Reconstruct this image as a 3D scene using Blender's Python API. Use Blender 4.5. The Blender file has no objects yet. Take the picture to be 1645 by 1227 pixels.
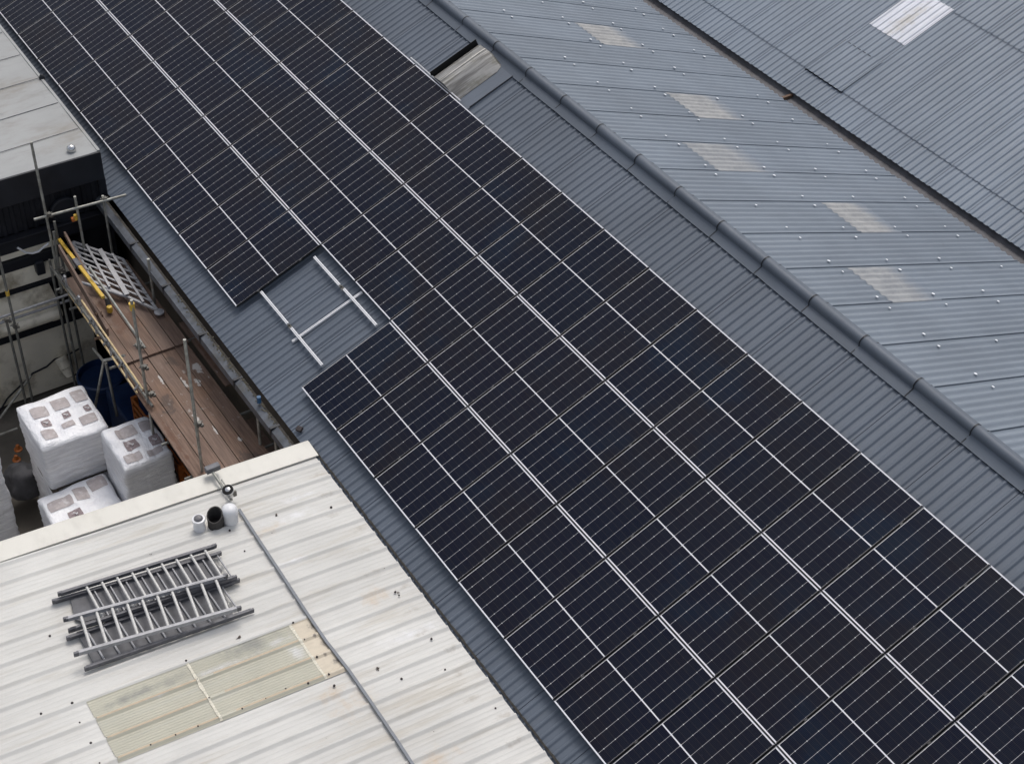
import bpy, bmesh, math, random
from mathutils import Vector, Matrix, noise
random.seed(7)
R = math.radians
SC = bpy.context.scene

# ------------------------------------------------------------------ camera, sky, sun, exposure
CAM = Vector((15.70041853, -7.23589093, 15.54731454))
MX = Matrix(((0.55091443, 0.57446322, -0.60538029), (0.83342157, -0.34079446, 0.43504899), (0.04360939, -0.74421176, -0.66651862)))
FPX = 2371.964
cd = bpy.data.cameras.new('camera'); co = bpy.data.objects.new('camera', cd); SC.collection.objects.link(co)
cd.sensor_width = 36; cd.lens = FPX * 36 / 1645; cd.clip_start = .1; cd.clip_end = 2000
m4 = Matrix((MX.col[0], -MX.col[1], -MX.col[2])).transposed().to_4x4(); m4.translation = CAM
co.matrix_world = m4; SC.camera = co

SUN_EL, SUN_AZ = 60, 138          # azimuth measured in the XY plane from +X
w = bpy.data.worlds.new("World"); SC.world = w; w.use_nodes = True
wn = w.node_tree; wn.nodes.clear()
sky = wn.nodes.new('ShaderNodeTexSky'); sky.sky_type = 'NISHITA'; sky.sun_disc = False
sky.sun_elevation = R(SUN_EL); sky.sun_rotation = R(90 - SUN_AZ); sky.air_density = 1.0; sky.dust_density = 4.0; sky.ozone_density = 1.0
hs = wn.nodes.new('ShaderNodeHueSaturation'); hs.inputs['Saturation'].default_value = .48
bg = wn.nodes.new('ShaderNodeBackground'); bg.inputs['Strength'].default_value = .15
wo = wn.nodes.new('ShaderNodeOutputWorld')
wn.links.new(sky.outputs[0], hs.inputs['Color']); wn.links.new(hs.outputs[0], bg.inputs['Color']); wn.links.new(bg.outputs[0], wo.inputs[0])
sl = bpy.data.lights.new('sun', 'SUN'); sl.energy = 1.0; sl.angle = R(24); sl.color = (1, .965, .92)
so = bpy.data.objects.new('sun', sl); SC.collection.objects.link(so)
sd = Vector((math.cos(R(SUN_EL)) * math.cos(R(SUN_AZ)), math.cos(R(SUN_EL)) * math.sin(R(SUN_AZ)), math.sin(R(SUN_EL))))
so.rotation_euler = sd.to_track_quat('Z', 'Y').to_euler(); so.location = (0, 0, 40)
SC.view_settings.view_transform = 'Standard'; SC.view_settings.look = 'None'
SC.view_settings.exposure = 0.0; SC.view_settings.gamma = 1

# ------------------------------------------------------------------ measuring helpers (photo point -> point on a real plane)
def ray(x, y): return MX @ Vector(((x - 822.5) / FPX, (y - 613.5) / FPX, 1))
def on(x, y, ax, v):
    r = ray(x, y); return CAM + r * ((v - CAM[ax]) / r[ax])
def onp(x, y, n, c):
    r = ray(x, y); return CAM + r * ((c - n.dot(CAM)) / n.dot(r))

# ------------------------------------------------------------------ node helpers
def newmat(name):
    m = bpy.data.materials.new(name); m.use_nodes = True
    return m, m.node_tree, m.node_tree.nodes['Principled BSDF']
class G:
    def __init__(s, nt): s.nt = nt
    def n(s, t, **k):
        x = s.nt.nodes.new(t)
        for a, b in k.items(): setattr(x, a, b)
        return x
    def l(s, a, b): s.nt.links.new(a, b)
    def val(s, x, sock):
        if isinstance(x, (int, float)): sock.default_value = x
        elif isinstance(x, (tuple, list)): sock.default_value = tuple(x) + ((1,) if len(x) == 3 and sock.type == 'RGBA' else ())
        else: s.l(x, sock)
    def m(s, op, a, b=0.0, c=None):
        x = s.n('ShaderNodeMath', operation=op); s.val(a, x.inputs[0]); s.val(b, x.inputs[1])
        if c is not None: s.val(c, x.inputs[2])
        return x.outputs[0]
    def mix(s, f, a, b, bt='MIX'):
        x = s.n('ShaderNodeMix', data_type='RGBA', blend_type=bt)
        s.val(f, x.inputs[0]); s.val(a, x.inputs[6]); s.val(b, x.inputs[7]); return x.outputs[2]
    def noise(s, vec, scale, detail=4, rough=.55):
        x = s.n('ShaderNodeTexNoise'); x.inputs['Scale'].default_value = scale; x.inputs['Detail'].default_value = detail
        x.inputs['Roughness'].default_value = rough; s.l(vec, x.inputs['Vector']); return x.outputs['Fac']
    def vor(s, vec, scale):
        x = s.n('ShaderNodeTexVoronoi'); x.inputs['Scale'].default_value = scale; s.l(vec, x.inputs['Vector']); return x.outputs['Distance']
    def scale(s, vec, v):
        x = s.n('ShaderNodeVectorMath', operation='MULTIPLY'); s.l(vec, x.inputs[0]); x.inputs[1].default_value = v; return x.outputs[0]
    def ramp(s, f, lo, hi):
        x = s.n('ShaderNodeMapRange', interpolation_type='SMOOTHSTEP'); s.val(f, x.inputs[0]); x.inputs[1].default_value = lo; x.inputs[2].default_value = hi
        return x.outputs[0]
    def pos(s): return s.n('ShaderNodeNewGeometry').outputs['Position']
    def obj(s): return s.n('ShaderNodeTexCoord').outputs['Object']
    def bump(s, h, strength, dist, b):
        x = s.n('ShaderNodeBump'); x.inputs['Strength'].default_value = strength; x.inputs['Distance'].default_value = dist
        s.l(h, x.inputs['Height']); s.l(x.outputs[0], b.inputs['Normal'])

def simple(name, col, rough=.5, metal=0, var=.25, scale=6, stain=None, stain_amt=.5, bump=.0, spec=.5, fine=90):
    m, nt, b = newmat(name); g = G(nt); p = g.pos()
    a = g.noise(p, scale, 5); c = g.noise(p, fine, 2)
    f = g.ramp(a, .25, .75)
    dark = tuple(x * (1 - var) for x in col); lite = tuple(min(1, x * (1 + var * .6)) for x in col)
    k = g.mix(f, dark, lite)
    k = g.mix(g.m('MULTIPLY', g.ramp(c, .35, .7), .18), k, tuple(x * .6 for x in col))
    if stain:
        s = g.ramp(g.noise(p, scale * .6, 6, .65), .5, .72); k = g.mix(g.m('MULTIPLY', s, stain_amt), k, stain)
    g.l(k, b.inputs['Base Color']); b.inputs['Metallic'].default_value = metal
    g.l(g.m('ADD', g.m('MULTIPLY', a, .25), rough - .12), b.inputs['Roughness'])
    b.inputs['Specular IOR Level'].default_value = spec
    if bump: g.bump(a, bump, .02, b)
    return m

def roofmat(name, col, rough, axis_stretch, streak=(.5, .42, .3), streak_amt=.25, speck=.5, sheet=0.0, sheet0=0.0, blot=.2, dirt_low=None, spec=.5, var=.10):
    """painted sheet metal / fibre cement: broad weathering, streaks down the slope, specks of dirt"""
    m, nt, b = newmat(name); g = G(nt); p = g.pos()
    broad = g.noise(p, .55, 4); str_ = g.noise(g.scale(p, axis_stretch), 1.0, 6, .7)
    k = g.mix(g.ramp(broad, .3, .7), tuple(x * (1 - var) for x in col), tuple(min(1, x * (1 + var)) for x in col))
    k = g.mix(g.m('MULTIPLY', g.ramp(str_, .5, .78), streak_amt), k, streak)
    fs = g.noise(g.scale(p, tuple(a * 4 for a in axis_stretch)), 1.0, 3, .6)
    k = g.mix(g.m('MULTIPLY', g.ramp(fs, .42, .75), .22), k, tuple(x * .62 for x in col))
    if sheet:
        sx = g.n('ShaderNodeSeparateXYZ'); g.l(p, sx.inputs[0])
        idx = g.m('FLOOR', g.m('DIVIDE', g.m('SUBTRACT', sx.outputs[0], sheet0), sheet))
        wn_ = g.n('ShaderNodeTexWhiteNoise', noise_dimensions='1D'); g.l(idx, wn_.inputs['W'])
        k = g.mix(g.m('MULTIPLY', wn_.outputs['Value'], .14), k, tuple(x * .6 for x in col))
    sp = g.ramp(g.vor(p, 3.1), .035, .015); gate = g.ramp(g.noise(p, 1.7, 2), .5, .6)
    k = g.mix(g.m('MULTIPLY', g.m('MULTIPLY', sp, gate), speck), k, (.05, .042, .035))
    bl = g.ramp(g.noise(p, 2.3, 7, .7), .6, .78); k = g.mix(g.m('MULTIPLY', bl, blot), k, tuple(x * .55 for x in col))
    fine = g.noise(p, 160, 2); k = g.mix(g.m('MULTIPLY', g.ramp(fine, .4, .65), .10), k, tuple(x * .5 for x in col))
    g.l(k, b.inputs['Base Color'])
    g.l(g.m('ADD', g.m('MULTIPLY', str_, .3), rough - .15), b.inputs['Roughness']); b.inputs['Specular IOR Level'].default_value = spec
    g.bump(g.noise(p, 25, 4), .12, .01, b)
    return m

M = {}
M['roofA'] = roofmat('grey_roof_paint', (.116, .138, .172), .52, (5, .5, .5), streak=(.17, .18, .20), streak_amt=.3, speck=.5, sheet=1.028, sheet0=-4.65, spec=.35)
M['roofB'] = roofmat('weathered_roof_paint', (.196, .229, .270), .5, (5, .5, .5), streak=(.25, .28, .32), streak_amt=.5, speck=.2, sheet=1.028, sheet0=-4.65, spec=.4, blot=.3)
M['roofC'] = roofmat('blue_grey_roof_paint', (.180, .219, .270), .5, (5, .5, .5), streak=(.24, .27, .31), streak_amt=.3, speck=.35, sheet=1.028, sheet0=-3.07, spec=.4)
M['ridge'] = roofmat('ridge_paint', (.108, .128, .158), .56, (1, 1, 1), streak=(.15, .17, .19), streak_amt=.5, speck=.6, spec=.4)
M['white'] = roofmat('white_roof_paint', (.61, .60, .568), .5, (3.5, .35, .5), streak=(.47, .40, .29), streak_amt=.60, speck=.9, sheet=.9995, sheet0=-.10, blot=.24, var=.08, spec=.4)
STAINS = M['white']
M['cap'] = roofmat('cream_flashing', (.66, .64, .575), .45, (.6, 1, 1), streak=(.52, .47, .38), streak_amt=.2, speck=.2, var=.04)
M['eroof'] = roofmat('grey_felt', (.325, .33, .325), .6, (1.2, .4, .5), streak=(.24, .20, .15), streak_amt=.75, speck=.8, blot=.5, var=.08)
M['gutter'] = simple('gutter_metal', (.12, .13, .148), .5, .3, .4, 5, (.09, .08, .06), .7)
M['muck'] = simple('gutter_muck', (.05, .045, .038), .9, 0, .6, 14, bump=.6)
M['valley'] = simple('valley_liner', (.115, .112, .12), .7, 0, .35, 4, (.105, .09, .08), .6)
M['black'] = simple('black_cladding', (.011, .012, .017), .55, 0, .4, 3, (.03, .03, .035), .3, spec=.3)
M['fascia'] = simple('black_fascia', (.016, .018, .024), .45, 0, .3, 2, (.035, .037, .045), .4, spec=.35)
M['offwhite'] = simple('dirty_white_panel', (.92, .86, .72), .6, 0, .1, 1.3, (.20, .15, .08), .9)
M['brownwall'] = simple('brown_render', (.085, .068, .052), .85, 0, .35, 3, (.04, .035, .03), .6)
M['ground'] = simple('yard_concrete', (.15, .135, .115), .85, 0, .4, 1.2, (.035, .03, .026), .7, bump=.3)
M['steel'] = simple('galvanised_tube', (.38, .38, .345), .5, .45, .35, 9, (.13, .10, .07), .5)
M['steel2'] = simple('dull_tube', (.19, .19, .175), .55, .3, .35, 8, (.10, .075, .05), .5)
M['rust'] = simple('rusty_coupler', (.14, .085, .055), .75, .2, .4, 20)
M['coupler'] = simple('coupler_steel', (.16, .155, .14), .5, .5, .4, 30)
M['alu'] = simple('aluminium', (.40, .40, .415), .5, .15, .2, 12, (.22, .22, .22), .5)
M['rung'] = simple('worn_rung', (.60, .59, .565), .5, .1, .15, 30)
M['aludark'] = simple('dark_alu', (.135, .135, .148), .5, .15, .3, 10)  # darker grey metal for stiles, end caps and clamps
M['yellow'] = simple('yellow_paint', (.62, .40, .05), .5, 0, .2, 14)
M['paleyellow'] = simple('pale_timber', (.55, .42, .22), .6, 0, .25, 14)
M['dcladding'] = simple('pale_bounce_cladding', (.78, .76, .72), .6, 0, .15, 3, (.35, .32, .27), .4)
M['orange'] = simple('orange_plastic', (.50, .15, .03), .5, 0, .3, 12)
M['blue'] = simple('blue_plastic', (.006, .026, .09), .4, 0, .3, 4)
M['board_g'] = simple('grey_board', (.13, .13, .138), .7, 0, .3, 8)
M['zinc'] = simple('zinc_strip', (.17, .185, .21), .55, .15, .2, 10, (.15, .15, .15), .5)
M['chrome'] = simple('chrome', (.62, .62, .62), .22, .95, .1, 8)
M['upvc'] = simple('white_plastic', (.78, .78, .79), .35, 0, .04, 8)
M['clay'] = simple('dark_clay', (.055, .05, .047), .8, 0, .3, 14)
M['hole'] = simple('gap_shade_black', (.008, .008, .008), .9, 0, .2, 10)  # near-black: darkness painted into gaps and openings, also black fittings
M['greylid'] = simple('grey_lid', (.22, .21, .215), .5, .2, .3, 30)
M['bolt'] = simple('dark_bolt', (.045, .035, .035), .6, .2, .3, 40)
M['capw'] = simple('white_cap', (.88, .90, .93), .5, 0, .1, 40)
M['frame'] = simple('panel_frame', (.018, .018, .020), .45, .3, .2, 10)
M['rail'] = simple('rail_aluminium', (.84, .84, .85), .4, .25, .06, 10)
M['bag'] = simple('dark_sack', (.07, .07, .078), .75, 0, .4, 5, bump=.8)
M['palletwood'] = simple('pallet_timber', (.16, .13, .10), .8, 0, .3, 9)
def add_stain(m, spots, col, amt, thr=(.62, .85), ns=7):
    """stains with a shape of their own: a noisy blot round each spot (x, y, radius x, radius y)"""
    nt = m.node_tree; g = G(nt); b = nt.nodes['Principled BSDF']; src = b.inputs['Base Color'].links[0].from_socket; p = g.pos()
    n1 = g.noise(p, ns, 7, .7); acc = None
    for (x, y, rx, ry) in spots:
        v = g.n('ShaderNodeVectorMath', operation='SUBTRACT'); g.l(p, v.inputs[0]); v.inputs[1].default_value = (x, y, 0)
        v2 = g.n('ShaderNodeVectorMath', operation='MULTIPLY'); g.l(v.outputs[0], v2.inputs[0]); v2.inputs[1].default_value = (1 / rx, 1 / ry, 0)
        ln = g.n('ShaderNodeVectorMath', operation='LENGTH'); g.l(v2.outputs[0], ln.inputs[0])
        q = g.ramp(g.m('ADD', g.m('SUBTRACT', 1.0, ln.outputs['Value']), g.m('MULTIPLY', g.m('SUBTRACT', n1, .5), 2.2)), *thr)
        acc = q if acc is None else g.m('MAXIMUM', acc, q)
    g.l(g.mix(g.m('MULTIPLY', acc, amt), src, col), b.inputs['Base Color'])
add_stain(M['white'], [(5.55, -2.15, .35, .6), (5.3, -2.3, .25, .4), (4.1, -1.0, .3, .5), (6.8, -1.7, .3, .7), (2.3, -1.75, .2, .5)], (.52, .37, .22), .6, ns=5, thr=(.3, 1.5))
add_stain(M['white'], [(2.2, -1.3, .2, .9), (1.9, -.9, .12, .7), (3.4, -3.6, .15, 1.2), (4.9, -.9, .2, .8), (3.0, -1.7, .12, .6)], (.80, .80, .82), .8, ns=3, thr=(.3, 1.4))
add_stain(M['white'], [(1.6 + .42 * k_, -.55 - .1 * (k_ % 3), .10, .28) for k_ in range(14)], (.33, .29, .24), .5, ns=9, thr=(.35, 1.2))
M['frame2'] = None
M['pink'] = simple('film_print', (.47, .42, .415), .5, 0, .15, 16, (.64, .62, .625), .8)
M['pinkdark'] = simple('film_print_dark', (.28, .22, .225), .55, 0, .25, 30, (.75, .72, .72), .6)
M['faded'] = roofmat('faded_rooflight', (.36, .345, .32), .5, (5, .6, .5), streak=(.27, .245, .19), streak_amt=.7, speck=.9, blot=.9, spec=.4)
def fadedmat():
    m, nt, b = newmat('faded_rooflight'); g = G(nt); p = g.pos(); tc = g.n('ShaderNodeTexCoord'); info = g.n('ShaderNodeObjectInfo')
    sx = g.n('ShaderNodeSeparateXYZ'); g.l(tc.outputs['Generated'], sx.inputs[0]); u, v = sx.outputs[0], sx.outputs[1]
    st = g.noise(g.scale(p, (9, 1.1, 1.1)), 1.0, 6, .7); bl = g.noise(p, 3.2, 6, .7)
    edge = g.m('MULTIPLY', g.ramp(g.m('ADD', v, g.m('MULTIPLY', st, .55)), 1.28, .85), g.ramp(g.m('ADD', u, g.m('MULTIPLY', bl, .12)), .0, .09))
    edge = g.m('MULTIPLY', edge, g.ramp(g.m('ADD', v, g.m('MULTIPLY', bl, .05)), .02, .06))
    pale = g.mix(g.ramp(bl, .35, .65), (.30, .297, .29), (.43, .42, .40)); pale = g.mix(g.m('MULTIPLY', g.ramp(st, .5, .7), .5), pale, (.20, .195, .19))
    amt = g.m('ADD', .55, g.m('MULTIPLY', info.outputs['Random'], .4))
    g.l(g.mix(g.m('MULTIPLY', edge, amt), (.195, .225, .265), pale), b.inputs['Base Color']); b.inputs['Roughness'].default_value = .5
    return m
M['faded'] = fadedmat()
M['clearlight'] = roofmat('pale_rooflight', (.58, .60, .66), .35, (9, .5, .5), streak=(.33, .32, .28), streak_amt=.85, speck=.2, spec=.5)
add_stain(M['clearlight'], [(-2.55, 15.4, .30, .9)], (.40, .375, .33), .75, ns=5, thr=(.2, 1.1))
M['grp'] = roofmat('greenish_rooflight', (.41, .395, .315), .4, (14, .35, .5), streak=(.52, .52, .47), streak_amt=.8, speck=.4, blot=.5, var=.15)
M['beigegrp'] = roofmat('beige_rooflight', (.56, .49, .38), .5, (5, 2, .5), streak=(.62, .54, .42), streak_amt=.4, speck=.8, blot=.5)
M['tanrib'] = simple('tan_rib', (.52, .42, .30), .6, 0, .15, 8)

add_stain(M['beigegrp'], [(4.18, -1.98, .10, .13), (4.52, -1.98, .10, .13), (4.85, -1.98, .10, .13), (4.35, -2.05, .05, .05), (4.7, -2.08, .06, .05)], (.10, .085, .08), .85, ns=14, thr=(.3, 1.1))
add_stain(M['grp'], [(4.1, -2.9, .25, .8), (4.15, -4.4, .12, .9)], (.17, .175, .165), .75, ns=3, thr=(.2, 1.2))
add_stain(M['grp'], [(4.25, -3.4, .10, .9), (4.2, -2.5, .10, .4), (4.5, -2.4, .3, .2), (4.3, -4.2, .06, .5)], (.60, .60, .60), .75, ns=4, thr=(.3, 1.3))
def filmmat():
    m, nt, b = newmat('stretch_film'); g = G(nt); p = g.pos()
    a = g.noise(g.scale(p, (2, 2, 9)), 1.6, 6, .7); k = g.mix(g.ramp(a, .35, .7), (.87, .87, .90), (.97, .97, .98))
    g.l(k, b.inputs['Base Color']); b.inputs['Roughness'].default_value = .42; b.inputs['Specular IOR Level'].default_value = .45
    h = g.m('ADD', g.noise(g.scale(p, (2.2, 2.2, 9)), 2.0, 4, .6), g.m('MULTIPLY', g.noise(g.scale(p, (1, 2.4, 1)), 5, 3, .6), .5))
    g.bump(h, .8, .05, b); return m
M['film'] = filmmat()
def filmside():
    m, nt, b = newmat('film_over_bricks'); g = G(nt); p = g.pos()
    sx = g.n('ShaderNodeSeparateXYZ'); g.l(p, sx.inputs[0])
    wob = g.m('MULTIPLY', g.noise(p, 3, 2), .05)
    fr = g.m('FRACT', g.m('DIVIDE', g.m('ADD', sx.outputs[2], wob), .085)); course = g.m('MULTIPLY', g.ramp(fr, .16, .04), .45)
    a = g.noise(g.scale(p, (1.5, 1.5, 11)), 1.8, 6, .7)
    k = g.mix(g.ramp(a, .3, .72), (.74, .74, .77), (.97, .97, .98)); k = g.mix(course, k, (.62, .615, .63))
    g.l(k, b.inputs['Base Color']); b.inputs['Roughness'].default_value = .4
    g.bump(g.noise(g.scale(p, (2.5, 2.5, 18)), 2.0, 6, .7), .7, .04, b); return m
M['filmside'] = filmside()

def boardmat():
    m, nt, b = newmat('scaffold_plank'); g = G(nt); p = g.pos()
    info = g.n('ShaderNodeObjectInfo')
    gr = g.noise(g.scale(p, (1.2, 22, 5)), 1.5, 6, .65)
    k = g.mix(g.ramp(gr, .3, .72), (.10, .058, .040), (.235, .150, .108))
    k = g.mix(g.m('MULTIPLY', info.outputs['Random'], .45), k, (.20, .15, .125))
    k = g.mix(g.m('MULTIPLY', g.ramp(g.noise(p, 1.3, 5), .5, .75), .5), k, (.22, .115, .06))
    pl = g.ramp(g.noise(g.scale(p, (2.2, 3.2, 1)), 2.4, 7, .75), .60, .66)
    sx = g.n('ShaderNodeSeparateXYZ'); g.l(p, sx.inputs[0])
    near = g.m('MULTIPLY', g.ramp(g.m('ABSOLUTE', g.m('ADD', sx.outputs[0], 1.9)), 1.3, .3), pl)
    k = g.mix(g.m('MULTIPLY', near, .7), k, (.45, .42, .39))
    g.l(k, b.inputs['Base Color']); b.inputs['Roughness'].default_value = .75; g.bump(gr, .4, .01, b); return m
M['plank'] = boardmat()
add_stain(M['plank'], [(-2.55, -.72, .26, .12), (-2.2, -.85, .16, .09), (-2.3, -1.05, .3, .06), (-2.55, -1.35, .3, .05), (-1.35, -1.25, .25, .10), (-.6, -.85, .1, .05), (-1.0, -1.1, .25, .03)], (.55, .53, .50), .8, ns=11, thr=(.42, .62))
add_stain(M['plank'], [(-4.4, -1.3, 1.6, .6), (-1.2, -1.75, 1.6, .12), (-3.0, -.4, 1.4, .10)], (.12, .055, .03), .65, ns=2.5)
add_stain(M['plank'], [(-1.9, -1.5, .6, .3), (-.2, -.9, .5, .4), (-2.9, -1.0, .4, .3)], (.06, .045, .038), .6, ns=4)

PW, PL = 1.131, 1.722            # panel size
def lammat():
    m, nt, b = newmat('solar_laminate'); g = G(nt); o = g.obj(); info = g.n('ShaderNodeObjectInfo')
    sx = g.n('ShaderNodeSeparateXYZ'); g.l(o, sx.inputs[0]); X, Y = sx.outputs[0], sx.outputs[1]
    aY, aX = g.m('ABSOLUTE', Y), g.m('ABSOLUTE', X)
    cw = .1845; ch = .0925
    def line(coord, pitch, half, off=0.0):                           # 1 near multiples of pitch
        fr = g.m('FRACT', g.m('ADD', g.m('DIVIDE', g.m('SUBTRACT', coord, off), pitch), .5))
        d = g.m('MULTIPLY', g.m('ABSOLUTE', g.m('SUBTRACT', fr, .5)), pitch)
        return d
    dcol = line(X, cw, 0); yy = g.m('SUBTRACT', aY, .0105); drow = line(yy, ch, 0)
    # cell colour
    p = g.pos(); wn1 = g.n('ShaderNodeTexNoise'); wn1.noise_dimensions = '3D'; wn1.inputs['Scale'].default_value = .75; wn1.inputs['Detail'].default_value = 5; g.l(p, wn1.inputs['Vector'])
    base = g.mix(info.outputs['Random'], (.0046, .0066, .0170), (.0082, .0080, .0165))
    base = g.mix(g.m('MULTIPLY', g.ramp(wn1.outputs['Fac'], .4, .7), .6), base, (.0150, .0118, .0125))
    wn2 = g.noise(g.scale(p, (.8, .8, .8)), 1.1, 3, .5); base = g.mix(g.m('MULTIPLY', g.ramp(wn2, .55, .7), .6), base, (.0060, .0135, .030))
    ccell = g.m('ADD', g.m('FLOOR', g.m('DIVIDE', X, cw)), g.m('MULTIPLY', g.m('FLOOR', g.m('DIVIDE', Y, ch)), 7.3))
    wc = g.n('ShaderNodeTexWhiteNoise', noise_dimensions='2D'); cx = g.n('ShaderNodeCombineXYZ'); g.l(ccell, cx.inputs[0]); g.l(info.outputs['Random'], cx.inputs[1]); g.l(cx.outputs[0], wc.inputs['Vector'])
    base = g.mix(g.m('MULTIPLY', wc.outputs['Value'], .35), base, (.013, .016, .024))
    bus = g.m('LESS_THAN', line(X, cw / 10, 0), .0016); base = g.mix(g.m('MULTIPLY', bus, .35), base, (.055, .056, .066))
    rowl = g.m('LESS_THAN', drow, .0016); base = g.mix(g.m('MULTIPLY', rowl, .42), base, (.085, .07, .06))
    coll = g.m('LESS_THAN', dcol, .0026)
    lw = g.m('MULTIPLY', coll, g.m('ADD', .45, g.m('MULTIPLY', g.noise(p, 2, 3), .45)))
    base = g.mix(lw, base, (.58, .57, .58))
    dia = g.m('MULTIPLY', g.m('LESS_THAN', g.m('ADD', dcol, line(yy, ch * 2, 0)), .0082), g.m('ADD', .35, g.m('MULTIPLY', g.ramp(g.noise(p, 6, 2), .4, .6), .65)))
    base = g.mix(g.m('MULTIPLY', dia, 1.0), base, (.72, .72, .72))
    # margins
    base = g.mix(g.m('LESS_THAN', aY, .0085), base, (.72, .72, .75))
    base = g.mix(g.m('GREATER_THAN', aY, PL / 2 - .0195), base, (.78, .78, .82))
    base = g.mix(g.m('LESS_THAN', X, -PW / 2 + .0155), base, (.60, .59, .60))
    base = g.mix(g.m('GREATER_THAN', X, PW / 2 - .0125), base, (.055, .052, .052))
    # dust, droppings
    du = g.ramp(g.noise(p, 14, 6, .75), .63, .8); base = g.mix(g.m('MULTIPLY', du, .10), base, (.20, .18, .16))
    sp = g.ramp(g.vor(p, 2.2), .022, .008); gt = g.ramp(g.noise(p, 1.1, 2), .56, .62)
    base = g.mix(g.m('MULTIPLY', g.m('MULTIPLY', sp, gt), .6), base, (.45, .38, .32))
    g.l(base, b.inputs['Base Color'])
    g.l(g.m('ADD', .16, g.m('MULTIPLY', g.noise(p, 5, 4), .16)), b.inputs['Roughness']); b.inputs['Specular IOR Level'].default_value = .085; b.inputs['Specular Tint'].default_value = (.62, .80, 1, 1)
    return m
M['lam'] = lammat()
def framemat():
    m, nt, b = newmat('module_frame'); g = G(nt); sx = g.n('ShaderNodeSeparateXYZ'); g.l(g.obj(), sx.inputs[0])
    top = g.m('MULTIPLY', g.m('GREATER_THAN', g.m('ABSOLUTE', sx.outputs[1]), PL / 2 - .0064), g.m('GREATER_THAN', sx.outputs[2], -.006))
    g.l(g.mix(top, (.016, .016, .018), (.66, .66, .69)), b.inputs['Base Color']); b.inputs['Roughness'].default_value = .45; return m
M['frame'] = framemat()

# ------------------------------------------------------------------ mesh helpers
class MB:
    def __init__(s): s.v = []; s.f = []
    def add(s, vs, fs):
        o = len(s.v); s.v += [tuple(v) for v in vs]; s.f += [tuple(i + o for i in f) for f in fs]; return s
    def box(s, c, d, mat=None):
        c = Vector(c); vs = [Vector((x * d[0] / 2, y * d[1] / 2, z * d[2] / 2)) for z in (-1, 1) for y in (-1, 1) for x in (-1, 1)]
        if mat is not None: vs = [mat @ v for v in vs]
        return s.add([c + v for v in vs], [(0, 2, 3, 1), (4, 5, 7, 6), (0, 1, 5, 4), (2, 6, 7, 3), (0, 4, 6, 2), (1, 3, 7, 5)])
    def bb(s, a, b): return s.box([(a[i] + b[i]) / 2 for i in range(3)], [abs(b[i] - a[i]) for i in range(3)])
    def bar(s, a, b, wd, ht, up=Vector((0, 0, 1))):
        a, b = Vector(a), Vector(b); x = (b - a).normalized(); y = up.cross(x).normalized(); z = x.cross(y)
        vs = [p + y * (sy * wd / 2) + z * (sz * ht / 2) for p in (a, b) for sz in (-1, 1) for sy in (-1, 1)]
        return s.add(vs, [(0, 1, 3, 2), (4, 6, 7, 5), (0, 4, 5, 1), (2, 3, 7, 6), (0, 2, 6, 4), (1, 5, 7, 3)])
    def tube(s, a, b, r, n=12, r2=None, cap=True):
        a, b = Vector(a), Vector(b); r2 = r if r2 is None else r2; x = (b - a).normalized()
        t = Vector((0, 0, 1)) if abs(x.z) < .9 else Vector((1, 0, 0)); y = x.cross(t).normalized(); z = x.cross(y)
        vs = []
        for p, q in ((a, r), (b, r2)):
            vs += [p + (y * math.cos(k * 2 * math.pi / n) + z * math.sin(k * 2 * math.pi / n)) * q for k in range(n)]
        fs = [(k, (k + 1) % n, n + (k + 1) % n, n + k) for k in range(n)]
        if cap: fs += [tuple(range(n))[::-1], tuple(range(n, 2 * n))]
        return s.add(vs, fs)
    def path(s, pts, r, n=10):
        for a, b in zip(pts, pts[1:]): s.tube(a, b, r, n)
        return s
    def prism(s, poly, vec):
        n = len(poly); v = Vector(vec)
        return s.add([Vector(p) for p in poly] + [Vector(p) + v for p in poly], [tuple(range(n))[::-1], tuple(range(n, 2 * n))] + [(k, (k + 1) % n, n + (k + 1) % n, n + k) for k in range(n)])
    def lathe(s, c, prof, n=24, mat=None):
        c = Vector(c); vs = []
        for r, z in prof:
            for k in range(n):
                v = Vector((r * math.cos(2 * math.pi * k / n), r * math.sin(2 * math.pi * k / n), z)); vs.append(c + (mat @ v if mat else v))
        fs = [(i * n + k, i * n + (k + 1) % n, (i + 1) * n + (k + 1) % n, (i + 1) * n + k) for i in range(len(prof) - 1) for k in range(n)]
        if prof[0][0] > 1e-4: fs.append(tuple(range(n))[::-1])
        if prof[-1][0] > 1e-4: fs.append(tuple(range((len(prof) - 1) * n, len(prof) * n)))
        return s.add(vs, fs)
    def build(s, name, mat, parent=None, smooth=0, bevel=0, label=None):
        me = bpy.data.meshes.new(name); me.from_pydata(s.v, [], s.f)
        bm = bmesh.new(); bm.from_mesh(me); bmesh.ops.recalc_face_normals(bm, faces=bm.faces); bm.to_mesh(me); bm.free()
        o = bpy.data.objects.new(name, me); SC.collection.objects.link(o); me.materials.append(mat)
        if smooth:
            me.polygons.foreach_set('use_smooth', [True] * len(me.polygons))
            bm = bmesh.new(); bm.from_mesh(me)
            for e in bm.edges:
                if len(e.link_faces) == 2 and e.calc_face_angle(0) > R(smooth): e.smooth = False
            bm.to_mesh(me); bm.free()
        if bevel:
            bv = o.modifiers.new('bevel', 'BEVEL'); bv.width = bevel; bv.segments = 2; bv.limit_method = 'ANGLE'
        if parent: adopt(o, parent)
        if label: o['label'] = label
        return o
def adopt(o, parent):
    o.parent = parent; o.matrix_parent_inverse = Matrix.Translation(parent.location).inverted()
def tag(o, label, cat, group=None, kind=None):
    o['label'] = label; o['category'] = cat
    if group: o['group'] = group
    if kind: o['kind'] = kind
    return o
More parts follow.
